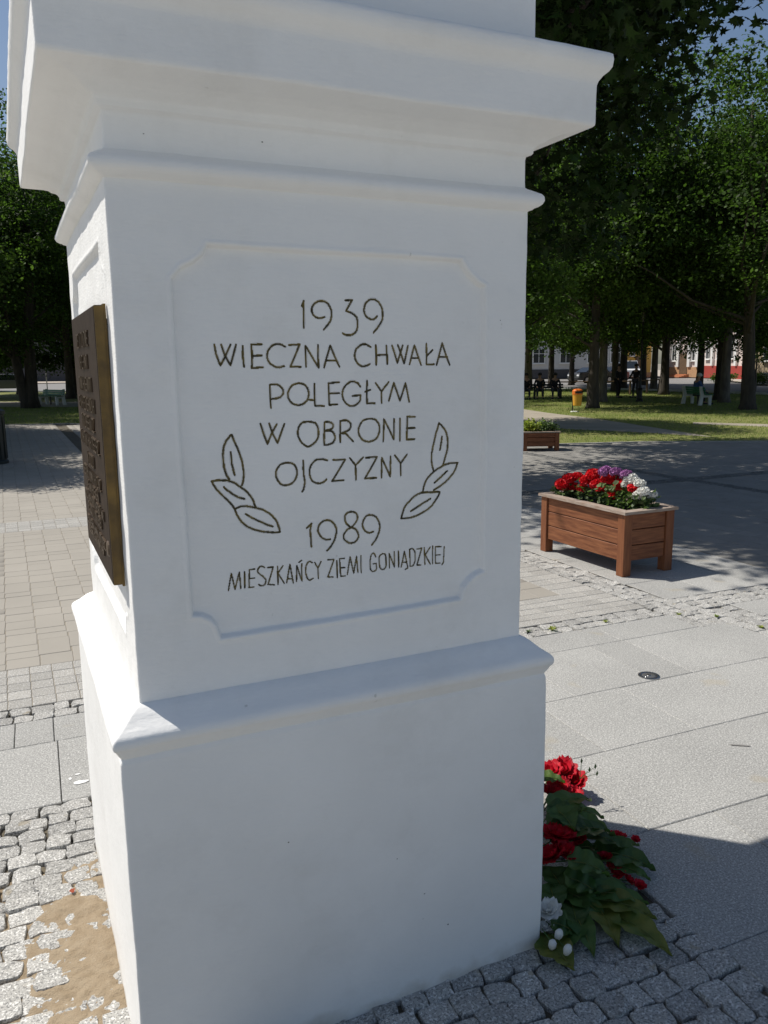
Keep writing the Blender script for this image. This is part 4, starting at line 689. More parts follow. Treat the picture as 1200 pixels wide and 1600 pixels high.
# ------------------------------------------------------------ flower boxes
BQ = json.loads('''{"leaf":[[[1.933,2.602,0.16],[2.028,2.554,0.14],0.08],[[1.847,2.418,0.14],[2.103,2.472,0.08],0.09],[[1.832,2.406,0.15],[1.905,2.308,0.12],0.1],[[1.886,2.386,0.13],[2.072,2.353,0.07],0.09],[[1.687,2.234,0.18],[1.747,2.166,0.15],0.09],[[1.75,2.287,0.16],[1.89,2.245,0.22],0.1],[[1.725,2.216,0.18],[1.999,2.205,0.1],0.12],[[1.883,2.282,0.14],[1.973,2.201,0.12],0.09],[[1.686,2.088,0.15],[1.792,1.991,0.12],0.11],[[1.898,2.201,0.06],[2.061,2.047,0.03],0.15],[[1.944,2.219,0.05],[2.103,2.182,0.04],0.08],[[1.636,2.132,0.1],[1.635,2.036,0.06],0.08],[[1.723,2.005,0.04],[1.876,1.845,0.02],0.1],[[1.746,1.915,0.03],[1.795,1.692,0.015],0.09],[[1.726,1.991,0.03],[1.666,1.796,0.015],0.08],[[1.654,2.042,0.05],[1.582,1.897,0.02],0.09],[[1.609,2.048,0.06],[1.648,2.014,0.02],0.09],[[1.509,1.95,0.06],[1.582,1.897,0.02],0.1],[[1.454,1.917,0.03],[1.475,1.777,0.01],0.1],[[1.665,2.077,0.1],[1.755,1.993,0.05],0.12],[[1.491,1.914,0.02],[1.416,1.917,0.02],0.07],[[1.761,2.201,0.1],[1.902,2.188,0.08],0.1],[[1.719,2.089,0.05],[1.888,1.978,0.03],0.1],[[1.777,2.286,0.22],[1.768,2.159,0.2],0.09],[[1.607,1.946,0.03],[1.454,1.848,0.01],0.08],[[1.726,2.026,0.05],[1.907,1.918,0.02],0.09],[[1.863,2.255,0.12],[2.029,2.154,0.05],0.1],[[1.647,2.069,0.06],[1.714,1.909,0.02],0.09],[[1.888,2.117,0.06],[1.997,2.006,0.03],0.07],[[1.775,2.262,0.18],[1.907,2.198,0.14],0.1],[[1.628,1.99,0.03],[1.563,1.793,0.012],0.07],[[1.599,2.081,0.08],[1.56,1.99,0.04],0.08]],"flower":[[[2.038,2.675,0.12],0.065,"r"],[[2.123,2.694,0.1],0.07,"r"],[[2.144,2.638,0.07],0.065,"r"],[[2.011,2.583,0.1],0.06,"r"],[[2.06,2.553,0.07],0.055,"r"],[[1.948,2.547,0.11],0.055,"r"],[[1.709,2.187,0.18],0.068,"r"],[[1.65,2.143,0.14],0.062,"r"],[[1.696,2.138,0.15],0.055,"r"],[[1.821,2.211,0.13],0.04,"r"],[[2.04,2.236,0.06],0.035,"r"],[[2.111,2.216,0.04],0.02,"r"],[[1.904,2.153,0.06],0.03,"r"],[[1.883,2.093,0.055],0.028,"r"],[[1.893,2.062,0.05],0.028,"r"],[[1.909,2.029,0.04],0.026,"r"],[[1.931,1.994,0.035],0.026,"r"],[[1.512,1.973,0.08],0.05,"w"],[[1.481,1.944,0.05],0.03,"w"]],"bud":[[[1.484,1.88,0.07],[1.492,1.917,0.06]],[[1.445,1.861,0.06],[1.468,1.909,0.05]],[[1.474,1.821,0.06],[1.48,1.864,0.05]]],"pf":[[[5.008,6.516,0.69],"r"],[[5.173,6.487,0.76],"r"],[[5.163,6.388,0.65],"r"],[[5.161,6.238,0.81],"r"],[[5.195,6.072,0.79],"r"],[[5.168,6.108,0.7],"r"],[[5.211,6.024,0.77],"r"],[[5.197,5.957,0.65],"r"],[[5.19,5.676,0.75],"r"],[[5.156,6.316,0.75],"r"],[[5.098,6.533,0.74],"r"],[[5.157,6.172,0.73],"r"],[[5.195,5.871,0.76],"r"],[[5.198,5.995,0.83],"r"],[[5.133,6.502,0.65],"r"],[[5.155,6.047,0.87],"p"],[[5.182,5.925,0.87],"p"],[[5.168,5.778,0.87],"p"],[[5.195,5.747,0.83],"w"],[[5.189,5.611,0.8],"w"],[[5.2,5.791,0.77],"w"],[[5.168,5.544,0.74],"w"],[[5.299,5.575,0.69],"w"],[[5.173,5.604,0.69],"w"],[[5.203,5.711,0.81],"w"]]}''')
def rot3(a, b, c): return (Matrix.Rotation(a, 3, 'Z') @ Matrix.Rotation(b, 3, 'X') @ Matrix.Rotation(c, 3, 'Y'))
def planter(loc, rz, W, Lg, H_, label, bh=3):
    t = empty('flower_box', loc, rz, label, 'planter', 'wooden flower boxes on the square')
    ps = .092; zl = H_*.225; zt = H_-.03
    for sx in (-1, 1):
        for sy in (-1, 1):
            MB().box((0,0,0), (ps, ps, zt), bev=.004).build('post', m_woodv, t, loc=(sx*(W/2-ps/2), sy*(Lg/2-ps/2), zt/2))
    h = (zt-zl)/bh; rr = random.Random(5)
    for k in range(bh):
        z = zl+h*(k+.5)
        for sx in (-1, 1):
            o = MB().box((0,0,0), (Lg-2*ps-.002, .024, h-.007), bev=.004).build('board', m_wood, t, loc=(sx*(W/2-.030), 0, z)); o.rotation_euler = (0, 0, R(90)*sx)
        for sy in (-1, 1):
            o = MB().box((0,0,0), (W-2*ps-.002, .024, h-.007), bev=.004).build('board', m_wood, t, loc=(0, sy*(Lg/2-.030), z))
            if sy > 0: o.rotation_euler = (0, 0, R(180))
    rw, rtk = .095, .026; ov = .022
    for sx in (-1, 1):
        MB().prism([(-Lg/2-ov, 0), (Lg/2+ov, 0), (Lg/2+ov-rw, rw*1), (-Lg/2-ov+rw, rw*1)], -rtk/2, rtk/2, 'z').build('rim_board', m_rim, t).matrix_local = Matrix.Translation((sx*(W/2+ov), 0, H_-rtk/2+.001)) @ Matrix.Rotation(R(90)*sx, 4, 'Z')
    for sy in (-1, 1):
        MB().prism([(-W/2-ov+.001, 0), (W/2+ov-.001, 0), (W/2+ov-rw-.001, rw), (-W/2-ov+rw+.001, rw)], -rtk/2, rtk/2, 'z').build('rim_board', m_rim, t).matrix_local = Matrix.Translation((0, sy*(Lg/2+ov), H_-rtk/2)) @ Matrix.Rotation(R(0 if sy < 0 else 180), 4, 'Z')
    MB().box((0,0,0), (W-.09, Lg-.09, .012)).build('bottom_board', m_wood, t, loc=(0,0,zl+.01))
    n = 16; V = []; F = []
    for i in range(n+1):
        for j in range(n+1):
            x = (j/n-.5)*(W-.10); y = (i/n-.5)*(Lg-.10); V.append((x, y, H_-.055+.02*noise.noise((x*9, y*9, 1))))
    F = [(i*(n+1)+j, i*(n+1)+j+1, (i+1)*(n+1)+j+1, (i+1)*(n+1)+j) for i in range(n) for j in range(n)]
    mkobj('soil', mesh_np('soil', V, F, [m_soil], smooth=True), None, t)
    return t
PZ = R(.5)
pl1 = planter((5.158, 6.045, 0), PZ, .584, 1.222, .594, 'near brown wooden flower box with red, white and purple geraniums')
def leaf_cloud(cpts, n, size, sx, sy, sz, seed, cup=.25):
    rr = random.Random(seed); V = []; F = []
    for _ in range(n):
        c = rr.choice(cpts); s = size*rr.uniform(.6, 1.2)
        p = Vector(c) + Vector((rr.gauss(0, sx), rr.gauss(0, sy), rr.gauss(0, sz)))
        m3 = rot3(rr.uniform(0, 6.3), rr.uniform(-.9, .9), rr.uniform(-.9, .9)); b = len(V)
        V.append(p)
        for k in range(7):
            a = k*2*math.pi/7; V.append(p + m3 @ Vector((math.cos(a)*s*.5, math.sin(a)*s*.5, s*cup*(.6 if k % 2 else 1))))
        F += [(b, b+1+k, b+1+(k+1) % 7) for k in range(7)]
    return V, F
def bloom(r, m, seed, n=90):
    rr = random.Random(seed); V = []; F = []
    for i in range(n):
        z = 1-1.55*(i+.5)/n; a = i*2.39996; q = math.sqrt(max(0, 1-z*z)); d = Vector((q*math.cos(a), q*math.sin(a), z)) 
        d = (d + Vector((rr.uniform(-.2,.2) for _ in range(3)))).normalized()
        p = Vector((d.x*r, d.y*r, d.z*r*.78))*rr.uniform(.86, 1.06); t = d.orthogonal().normalized(); t = (Matrix.Rotation(rr.uniform(0, 6.3), 3, d) @ t); b2 = d.cross(t)
        s = r*.30*rr.uniform(.8, 1.2); b = len(V)
        V += [p - d*s*.5, p+t*s, p+(t*.4+b2*.9)*s+d*s*.3, p+(-t*.5+b2*.7)*s, p-t*s+d*s*.25, p+(-t*.4-b2*.9)*s, p+(t*.5-b2*.8)*s+d*s*.3]
        F += [(b, b+1+k, b+1+(k+1) % 6) for k in range(6)]
    # core so that no light shows through
    b = len(V)
    for i in range(5):
        for k in range(8):
            th = math.pi*(i+.3)/5; a = 2*math.pi*k/8; V.append(Vector((math.sin(th)*math.cos(a), math.sin(th)*math.sin(a), math.cos(th)*.78))*r*.78)
    F += [(b+i*8+k, b+i*8+(k+1)%8, b+(i+1)*8+(k+1)%8, b+(i+1)*8+k) for i in range(4) for k in range(8)]
    return V, F
BL = {c: [mesh_np('flower_head', *bloom(.061, None, s+q*7), [m], smooth=False) for s in range(3)] for q, (c, m) in enumerate((('r', m_red), ('w', m_whitep), ('p', m_purp)))}
def plant_of(idx, col, label, seed):
    P_ = [BQ['pf'][i][0] for i in idx]
    cx_ = sum(p[0] for p in P_)/len(P_); cy_ = sum(p[1] for p in P_)/len(P_)
    t = empty('geranium_plant', (cx_, cy_, .54), 0, label, 'geranium', 'geraniums in the near flower box')
    st = MB(); rr = random.Random(seed); lc = []
    for p in P_:
        d = (p[0]-cx_, p[1]-cy_, p[2]-.54); st.tube([(d[0]*.3, d[1]*.3, -.02), (d[0]*.8, d[1]*.8, d[2]*.6), (d[0], d[1], d[2]-.02)], [.005, .004, .003], 5)
        o = mkobj('flower_head', BL[col][rr.randrange(3)], None, t); o.location = d; s = rr.uniform(.85, 1.12)*(1.12 if col == 'r' else .95); o.scale = (s, s, s*.95); o.rotation_euler = (rr.uniform(-.4,.4), rr.uniform(-.4,.4), rr.uniform(0,6))
        lc.append((d[0]*.8, d[1]*.8, .05)); lc.append((d[0]*.9, d[1]*.9, max(.03, d[2]*.55)))
    st.build('stem', m_gera, t)
    V, F = leaf_cloud(lc, 40+15*len(P_), .055, .045, .05, .03, seed)
    mkobj('leaves', mesh_np('leaves', V, F, [m_gera]), None, t)
# indices in BQ['pf']: 0-9 red, 10-12 purple, 13-19 white
plant_of([0], 'r', 'single red geranium at the far left end of the near flower box', 1)
plant_of([1, 2, 9, 10, 14], 'r', 'bushy red geranium second from the left in the near flower box', 2)
plant_of([3, 4, 5, 6, 11, 13], 'r', 'tall red geranium in the middle of the near flower box', 3)
plant_of([7, 12], 'r', 'low red geranium blooms nearest the front rim of the near flower box', 4)
plant_of([8], 'r', 'red geranium bloom standing among the white ones', 5)
plant_of([15, 16, 17], 'p', 'purple geranium at the back of the near flower box', 6)
plant_of([18, 20, 24, 19], 'w', 'tall white geranium right of the red ones in the near box', 7)
plant_of([21, 22, 23], 'w', 'low white geranium at the right end of the near flower box', 8)
pl2 = planter((10.62, 14.72, 0), R(-22), .80, .62, .42, 'far brown wooden flower box with yellow-green foliage at the lawn edge')
def bushy(name, loc, pts, n, size, sp, m, seed, label, cat, group=None, m2=None):
    t = empty(name, loc, 0, label, cat, group)
    V, F = leaf_cloud(pts, n, size, sp[0], sp[1], sp[2], seed); mkobj('leaves', mesh_np('leaves', V, F, [m]), None, t)
    st = MB(); rr = random.Random(seed)
    for p in pts: st.tube([(p[0]*.5, p[1]*.5, -.02), (p[0], p[1], p[2])], [.008, .004], 5)
    st.build('stem', m_gera, t); return t
c_, s_ = math.cos(R(-22)), math.sin(R(-22))
bushy('foliage_plant', (10.62-.18*c_, 14.72-.18*s_, .36), [(-.14,0,.10),(0,.1,.18),(.05,-.1,.13),(-.05,-.08,.20)], 560, .055, (.07,.07,.05), m_yel, 31, 'yellow-green leafy plant at the left of the far flower box', 'plant', 'plants in the far flower box')
bushy('foliage_plant', (10.62+.16*c_, 14.72+.16*s_, .36), [(-.1,0,.10),(0,.1,.18),(.1,-.1,.12),(.13,.05,.14)], 560, .05, (.07,.07,.05), m_gera, 32, 'darker green leafy plant at the right of the far flower box', 'plant', 'plants in the far flower box')

# ------------------------------------------------------------ bouquet of artificial flowers at the foot of the monument
bq = empty('bouquet', (1.62, 2.10, 0), 0, 'artificial bouquet of big green leaves with red and white flowers leaning at the pedestal foot', 'bouquet')
O = Vector((1.62, 2.10, 0))
def big_leaf(base, tip, w_, droop=.10, toothed=True):
    a = Vector(base)-O; b = Vector(tip)-O; t = (b-a); Ln = t.length; t.normalize(); sd_ = t.cross(Vector((0,0,1)))
    if sd_.length < .05: sd_ = Vector((1,0,0))
    sd_.normalize(); up_ = sd_.cross(t); n = 12; V = []; F = []
    for i in range(n+1):
        f = i/n; ww = w_*.66*(math.sin(math.pi*min(1, f**.62*1.0))**.85 if 0 < f < 1 else .02)*(1 + (.035 if (i % 2) else -.035)*(1 if toothed else 0))
        c = a + t*(Ln*f) + up_*(Ln*droop*4*f*(1-f)) 
        for k, (q, l_) in enumerate(((-1,.0),(-.5,-.35),(0,-.7),(.5,-.35),(1,.0))):
            V.append(c + sd_*ww*q + up_*(w_*.16*(abs(q)-.5)) + up_*(.06*w_*math.sin(i*1.6+q*2)) + t*(-abs(q)*w_*.12))
    F = [(i*5+k, i*5+k+1, (i+1)*5+k+1, (i+1)*5+k) for i in range(n) for k in range(4)]
    # keep above the ground
    V = [(v.x, v.y, max(v.z, .008+.004*(k % 3))) for k, v in enumerate(V)]
    return V, F
for i, (a, b, w_) in enumerate(BQ['leaf']):
    V, F = big_leaf(a, b, w_)
    lf = mkobj('leaf', mesh_np('leaf', V, F, [m_bqy if i in (13, 14, 20, 18, 12) else m_bql], smooth=True), None, bq)
    if i in (13, 14): lf['label'] = 'yellowish spotted leaf lying on the cobbles'
    ve = MB(); A = Vector(a)-O; B = Vector(b)-O; tt = B-A; upv = Vector((0,0,1)); d = .10
    ve.tube([tuple(max_) for max_ in [((A+tt*f+upv*(tt.length*d*4*f*(1-f)+.0-.02*w_))) for f in (.02,.3,.6,.92)]], [.0022,.002,.0016,.001], 5)
    ve.build('leaf_vein', m_bqy, lf)
def ruffle(r, seed, petals=9, layers=3):
    rr = random.Random(seed); V = []; F = []
    for L_ in range(layers):
        n = petals-L_*2; rad = r*(1-.24*L_)
        for k in range(n):
            a = 2*math.pi*k/n + L_*.4 + rr.uniform(-.15,.15); tilt = .25+.38*L_+rr.uniform(-.12,.12); w_ = rad*.5
            b = len(V)
            for i in range(4):
                f = i/3; rr_ = rad*f*math.cos(tilt*f); zz = rad*f*math.sin(tilt)+.004
                ww = w_*math.sin(math.pi*min(.93, .25+.68*f))
                for q in (-1,-.33,.33,1):
                    V.append((math.cos(a)*rr_ - math.sin(a)*ww*q, math.sin(a)*rr_ + math.cos(a)*ww*q, zz + (r*.10*math.sin(q*5+k*2) if i == 3 else 0) + r*.10*abs(q)*f))
            F += [(b+i*4+j, b+i*4+j+1, b+(i+1)*4+j+1, b+(i+1)*4+j) for i in range(3) for j in range(3)]
    return V, F
RUF = {'r': [mesh_np('flower', *ruffle(1.0, s), [m_redf], smooth=True) for s in range(4)], 'w': [mesh_np('flower', *ruffle(1.0, s+9), [m_whitep], smooth=True) for s in range(2)]}
rr = random.Random(8)
stemb = MB()
for p, r_, c in BQ['flower']:
    q = Vector(p)-O; o = mkobj('flower', RUF[c][rr.randrange(len(RUF[c]))], None, bq); o.location = q; o.scale = (r_,)*3
    o.rotation_euler = (rr.uniform(-.2,.9), rr.uniform(-.5,.2), rr.uniform(-1,1)); 
    if c == 'w': o['label'] = 'white cloth flower'
    if r_ > .06: o['label'] = 'large red cloth flower'
    root = Vector((-.10, .12, .10)); mid = (q+root)/2; mid.z = max(mid.z, .02)
    stemb.tube([root, mid, q], [.004,.003,.002], 5)
for a, b in BQ['bud']:
    a = Vector(a)-O; b = Vector(b)-O; t = (b-a).normalized()
    bd_ = MB(); prof = [(.001,-.022),(.009,-.020),(.0135,-.008),(.0130,.008),(.009,.022),(.003,.031)]
    bd_.lathe(prof, 8); o = bd_.build('tulip_bud', m_whitep, bq, smooth=True); o.location = a; o.rotation_euler = Vector((t.x, t.y, t.z)).to_track_quat('Z', 'Y').to_euler()
    o.rotation_euler.rotate_axis('X', 0.9)
    stemb.tube([a+(b-a)*.3, b+Vector((0,.05,0))], [.003,.003], 5)
stemb.build('stem', m_bql, bq)
# small sprig standing off the red cluster
sp = MB(); base_s = Vector((2.10, 2.55, .14))-O
for k, (dx, dy, dz) in enumerate(((.05,.00,.03),(.075,-.02,.015),(.03,.03,.06),(.09,.01,.03))):
    e = base_s+Vector((dx, dy, dz)); sp.tube([base_s, e], [.0015,.001], 4); sp.lathe([(.0005,-.012),(.007,0),(.0005,.014)], 6, tuple(e), 1, .4)
sp.build('sprig', m_bql, bq)
# lettered leaves end

# ------------------------------------------------------------ ground light
gl = empty('ground_spotlight', (3.44, 3.566, 0), 0, 'round steel spotlight sunk flush in the granite slabs', 'spotlight')
MB().lathe([(.043,.0005),(.043,.0035),(.047,.005),(.060,.005),(.065,.003),(.066,-.01)], 32).build('ring', m_steel, gl, smooth=False)
MB().lathe([(.0425,-.01),(.0425,.0030),(.030,.0042),(.0001,.0046)], 28).build('glass', m_lens, gl, smooth=True)
MB().lathe([(.0001,.0056),(.012,.0054),(.016,.003)], 14).build('reflector', m_steel, gl, smooth=True)
# weeds in the joints
def weed(x, y, s, m, label, seed):
    rr = random.Random(seed); V = []; F = []
    for i in range(36):
        a = rr.uniform(0, 6.3); l_ = s*rr.uniform(.4, 1); b = len(V); w_ = .004
        d = Vector((math.cos(a), math.sin(a), 0)); n = Vector((-d.y, d.x, 0))
        V += [(n*-w_), (n*w_), (d*l_*.5+Vector((0,0,l_*.55))+n*w_*.9), (d*l_*.5+Vector((0,0,l_*.55))-n*w_*.9), (d*l_*rr.uniform(.7,1.1)+Vector((0,0,l_*rr.uniform(.3,.8))))]
        F += [(b, b+1, b+2, b+3), (b+3, b+2, b+4)]
    me = bpy.data.meshes.new('weed'); me.from_pydata([tuple(v) for v in V], [], F); me.update(); o = mkobj('weed_tuft', me, m); o.location = (x, y, -.004); tag(o, label, 'weed', 'weeds in the paving joints')
weed(3.435, 4.535, .055, m_yel, 'bright green weed tuft in the joint beside the pedestal', 1)
weed(3.90, 4.51, .03, m_yel, 'small green weed tuft at the slab edge left of the spotlight', 2)
weed(3.26, 4.58, .035, m_gera, 'dull weed tuft closest to the pedestal edge', 3)
weed(4.51, 4.40, .03, m_yel, 'yellow weed tuft at the inner corner of the slabs', 4)
weed(4.72, 4.23, .03, m_yel, 'yellow weed tuft between slab and cobbles near the right edge', 5)
weed(4.80, 3.90, .035, m_yel, 'yellow weed tuft at the right edge of the photo', 6)

# ------------------------------------------------------------ litter bins
def bin_post(loc):
    t = empty('litter_bin', loc, R(25), 'orange and yellow plastic litter bin on a short post by the path', 'litter bin')
    prof = [(.150,.24),(.158,.26),(.185,.66),(.192,.67),(.192,.69)]
    MB().lathe(prof, 18).build('body', m_yellow, t, smooth=False)
    g = MB(); n = 18; V = []; F = []
    # hood: closed at the back and top, opening towards the front left
    for i, (r_, z) in enumerate(((.196,.665),(.198,.71),(.196,.80),(.170,.85),(.10,.875),(.001,.88))):
        for k in range(n):
            a = 2*math.pi*k/n; V.append((r_*math.cos(a), r_*math.sin(a), z))
    for i in range(5):
        for k in range(n):
            if i == 1 and 9 <= k <= 14: continue
            F.append((i*n+k, i*n+(k+1)%n, (i+1)*n+(k+1)%n, (i+1)*n+k))
    mkobj('hood', mesh_np('hood', V, F, [m_orange]), None, t)
    MB().lathe([(.17,.70),(.17,.79)], 16).build('liner', m_dark, t)
    MB().tube([(.0,.19,-.02),(.0,.19,.80)], .022, 8).build('post', m_dark, t)
    MB().lathe([(.16,-.02),(.16,.02),(.13,.03)], 12, (0,.1,0)).build('base', m_conc, t)
bin_post((19.9, 25.1, .01))
db = empty('litter_bin', (-.28, 18.15, 0), 0, 'dark metal litter bin cut by the left edge of the photo', 'litter bin')
MB().lathe([(.27,0),(.27,.05),(.24,.08),(.245,.98),(.28,1.0),(.28,1.06),(.22,1.10)], 20).build('body', m_dgreen, db)
MB().lathe([(.20,1.10),(.21,1.12),(.05,1.16)], 20).build('lid', m_dark, db)
for k in range(14):
    a = 2*math.pi*k/14; MB().box((.252*math.cos(a), .252*math.sin(a), .52), (.014,.05,.84), a).build('slat', m_dgreen, db)
# ------------------------------------------------------------ benches
def bench(loc, rz, label):
    t = empty('park_bench', loc, rz, label, 'bench', 'park benches with concrete ends')
    for sx in (-.80, .80):
        # front of the seat is +y ; end slab: leg, seat arm and back upright in one outline (y,z)
        out = [(-.10,0),(.06,0),(.10,.34),(.34,.34),(.36,0),(.46,0),(.47,.44),(.12,.44),(.03,.80),(-.07,.80),(-.02,.40)]
        MB().prism(out, sx-.05, sx+.05, 'x').build('concrete_end', m_conc, t)
    for k in range(4): MB().box((0, .16+.09*k, .455), (2.0, .075, .03), bev=.004).build('slat', m_green, t)
    for k in range(3): MB().box((0, .105-.028*k, .54+.095*k), (2.0, .03, .08), bev=.004, rx=.28).build('slat', m_green, t)
    MB().box((0, .28, .22), (.05,.05,.42)).build('middle_leg', m_dark, t)
    return t
bd_dir = math.atan2(25.7-27.34, 26.93-27.52)      # direction of the long axis
bench((27.22, 26.5, .01), bd_dir, 'green slatted park bench with white concrete ends where a man in blue sits')
bench((2.45, 45.9, .01), R(118), 'grey-green park bench in the shade left of the monument')
# ------------------------------------------------------------ people
def skin_fig(name, J, E, Rd, m, parent, lv=1):
    me = bpy.data.meshes.new(name); me.from_pydata([tuple(p) for p in J], E, []); me.update()
    o = bpy.data.objects.new('tmp', me); COL.objects.link(o)
    md = o.modifiers.new('s', 'SKIN'); md.use_smooth_shade = True
    for i, r_ in enumerate(Rd):
        me.skin_vertices[0].data[i].radius = (r_, r_*.85) if not isinstance(r_, tuple) else r_
    me.skin_vertices[0].data[0].use_root = True
    sb = o.modifiers.new('b', 'SUBSURF'); sb.levels = lv; sb.render_levels = lv
    dg = bpy.context.evaluated_depsgraph_get(); ev = o.evaluated_get(dg); m2 = bpy.data.meshes.new_from_object(ev)
    bpy.data.objects.remove(o); m2.materials.clear(); m2.materials.append(m); m2.name = name
    return mkobj(name, m2, None, parent, smooth=True)
m_skin = mat('skin', (.42,.24,.16), .6); m_hair = mat('dark_hair', (.03,.02,.015), .7); m_cap = mat('light_cap', (.62,.60,.56), .8)
m_blue = mat('blue_shirt', (.035,.09,.24), .85, var=.2); m_dcl = mat('dark_clothes', (.018,.018,.022), .9, var=.2); m_tro = mat('grey_trousers', (.05,.05,.055), .9)
m_dcl2 = mat('dark_jacket', (.028,.020,.022), .9)
def person(loc, rz, pose, label, top, bot, hat=None, group=None):
    t = empty('person', loc, rz, label, 'person', group)
    if pose == 'stand':
        hip=.92; J=[(0,0,hip),(0,0,1.15),(0,.0,1.38),(0,.01,1.50),(0,.02,1.60),(0,.03,1.70),
          (-.10,0,.90),(-.12,.03,.50),(-.13,-.02,.08),(-.14,.13,.04),(.10,0,.90),(.12,.04,.50),(.13,.02,.08),(.15,.16,.04),
          (-.19,0,1.40),(-.30,.03,1.14),(-.34,.16,.96),(-.35,.22,.90),(.19,0,1.40),(.30,.05,1.14),(.36,.18,1.0),(.37,.25,.95)]
    else:
        J=[(0,0,.50),(0,-.03,.75),(0,.02,1.0),(0,.05,1.10),(0,.08,1.19),(0,.10,1.28),
          (-.10,.05,.50),(-.14,.44,.50),(-.14,.44,.10),(-.15,.58,.05),(.10,.05,.50),(.15,.44,.51),(.16,.48,.10),(.17,.62,.05),
          (-.19,.02,1.0),(-.26,.10,.76),(-.16,.32,.62),(-.12,.38,.58),(.19,.02,1.0),(.27,.10,.76),(.16,.33,.62),(.12,.40,.58)]
    E=[(0,1),(1,2),(2,3),(3,4),(4,5),(0,6),(6,7),(7,8),(8,9),(0,10),(10,11),(11,12),(12,13),(2,14),(14,15),(15,16),(16,17),(2,18),(18,19),(19,20),(20,21)]
    Rd=[.13,.125,.12,.055,.085,.085,.085,.06,.042,.04,.085,.06,.042,.04,.06,.045,.034,.035,.06,.045,.034,.035]
    skin_fig('body', J, E, Rd, m_skin, t)
    JJ = [Vector(j) for j in J]
    ss = [0,1,2,14,15,16,18,19,20]; mp = {v:i for i, v in enumerate(ss)}
    skin_fig('shirt', [JJ[i] for i in ss], [(mp[a], mp[b]) for a, b in E if a in mp and b in mp], [Rd[i]*1.22 for i in ss], top, t)
    ss = [0,6,7,8,10,11,12]; mp = {v:i for i, v in enumerate(ss)}
    skin_fig('trousers', [JJ[i] for i in ss], [(mp[a], mp[b]) for a, b in E if a in mp and b in mp], [Rd[i]*1.22 for i in ss], bot, t)
    h = JJ[5]; MB().lathe([(.104,-.04),(.112,0),(.10,.06),(.06,.10),(.01,.115)], 12, (h.x, h.y-.012, h.z-.02)).build('hat' if hat else 'hair', hat or m_hair, t, smooth=True)
    if hat: MB().box((h.x, h.y+.12, h.z-.005), (.15,.10,.012), bev=.004).build('hat_brim', hat, t)
    for i in (9, 13): MB().box((JJ[i].x, JJ[i].y-.05, .04), (.09,.26,.08), bev=.02).build('shoe', m_dark, t)
ux = Vector((math.cos(bd_dir), math.sin(bd_dir))); uy = Vector((-ux.y, ux.x))
pp = Vector((27.22, 26.5)) + ux*(-.05) + uy*.22
person((pp.x, pp.y, .0), bd_dir, 'sit', 'person in a blue shirt and pale cap sitting on the green bench, seen from behind', m_blue, m_tro, m_cap)
person((29.35, 33.7, 0), R(200), 'stand', 'person in dark clothes standing under the trees left of the lamp post', m_dcl, m_dcl, None, 'people in the shade of the trees')
person((30.1, 33.2, 0), R(100), 'stand', 'person in a dark jacket standing right beside the lamp post group', m_dcl2, m_tro, None, 'people in the shade of the trees')
sb = empty('park_bench', (25.6, 35.9, .01), R(150), 'dark shaded bench with people sitting behind the orange bin', 'bench', 'benches under the trees')
for sx in (-1.35, 0, 1.35): MB().prism([(-.10,0),(.0,0),(.10,.40),(.40,.40),(.40,0),(.46,0),(.46,.44),(.12,.44),(.03,.80),(-.04,.80)], sx-.04, sx+.04, 'x').build('bench_end', m_dark, sb)
for k in range(3): MB().box((0, .16+.11*k, .455), (3.0, .09, .03)).build('slat', m_dgreen, sb)
for k in range(2): MB().box((0, .09-.03*k, .58+.13*k), (3.0, .03, .10), rx=.28).build('slat', m_dgreen, sb)
bx = Vector((math.cos(R(150)), math.sin(R(150)))); by = Vector((-bx.y, bx.x))
for q, lb in ((-1.05, 'person in dark clothes at the right end of the shaded bench'), (-.25, 'person in dark clothes in the middle right of the shaded bench'), (.45, 'person in dark clothes in the middle left of the shaded bench'), (1.1, 'person in dark clothes at the left end of the shaded bench')):
    p = Vector((25.6, 35.9)) + bx*q + by*.2; person((p.x, p.y, 0), R(150), 'sit', lb, m_dcl if q < 0 else m_dcl2, m_tro, None, 'people in the shade of the trees')
# ------------------------------------------------------------ lamp post, rail, sign post
lpn = empty('street_lamp', (27.31, 29.83, 0), 0, 'slender black lamp post with a lantern on the lawn', 'lamp post')
MB().lathe([(.17,0),(.17,.10),(.12,.14),(.11,.55),(.13,.60),(.09,.66),(.055,.80),(.05,1.2),(.06,1.24),(.04,1.28),(.035,3.6),(.05,3.64),(.05,3.7)], 12).build('post', m_dark, lpn)
MB().lathe([(.07,3.70),(.16,4.10),(.17,4.12)], 6).build('lantern_glass', m_lens, lpn)
MB().lathe([(.20,4.12),(.19,4.15),(.06,4.32),(.02,4.40)], 6).build('lantern_roof', m_dark, lpn)
rl = empty('rail_fence', (32.66, 36.48, 0), 0, 'low brown rail fence between lawn and street', 'fence')
A_ = [Vector((-4.5, 2.2, 0)), Vector((-2.3, .9, 0)), Vector((0,0,0)), Vector((2.1,.9,0)), Vector((4.0,1.9,0))]
m_rail = mat('brown_rail', (.12,.075,.04), .8, var=.2)
for a in A_: MB().box((a.x, a.y, .40), (.09,.09,.86), .4).build('post', m_rail, rl)
for a, b in zip(A_, A_[1:]): MB().tube([a+Vector((0,0,.78)), b+Vector((0,0,.78))], .04, 6).build('rail', m_rail, rl)
sg = empty('sign_post', (2.86, 62.5, 0), 0, 'thin grey sign post beyond the left lawn', 'sign post')
MB().tube([(0,0,0),(0,0,2.6)], .035, 8).build('post', m_steel, sg); MB().lathe([(.30,0),(.30,.02)], 18).build('sign_plate', m_conc, sg).matrix_local = Matrix.Translation((0,-.05,2.4)) @ Matrix.Rotation(R(90), 4, 'X')
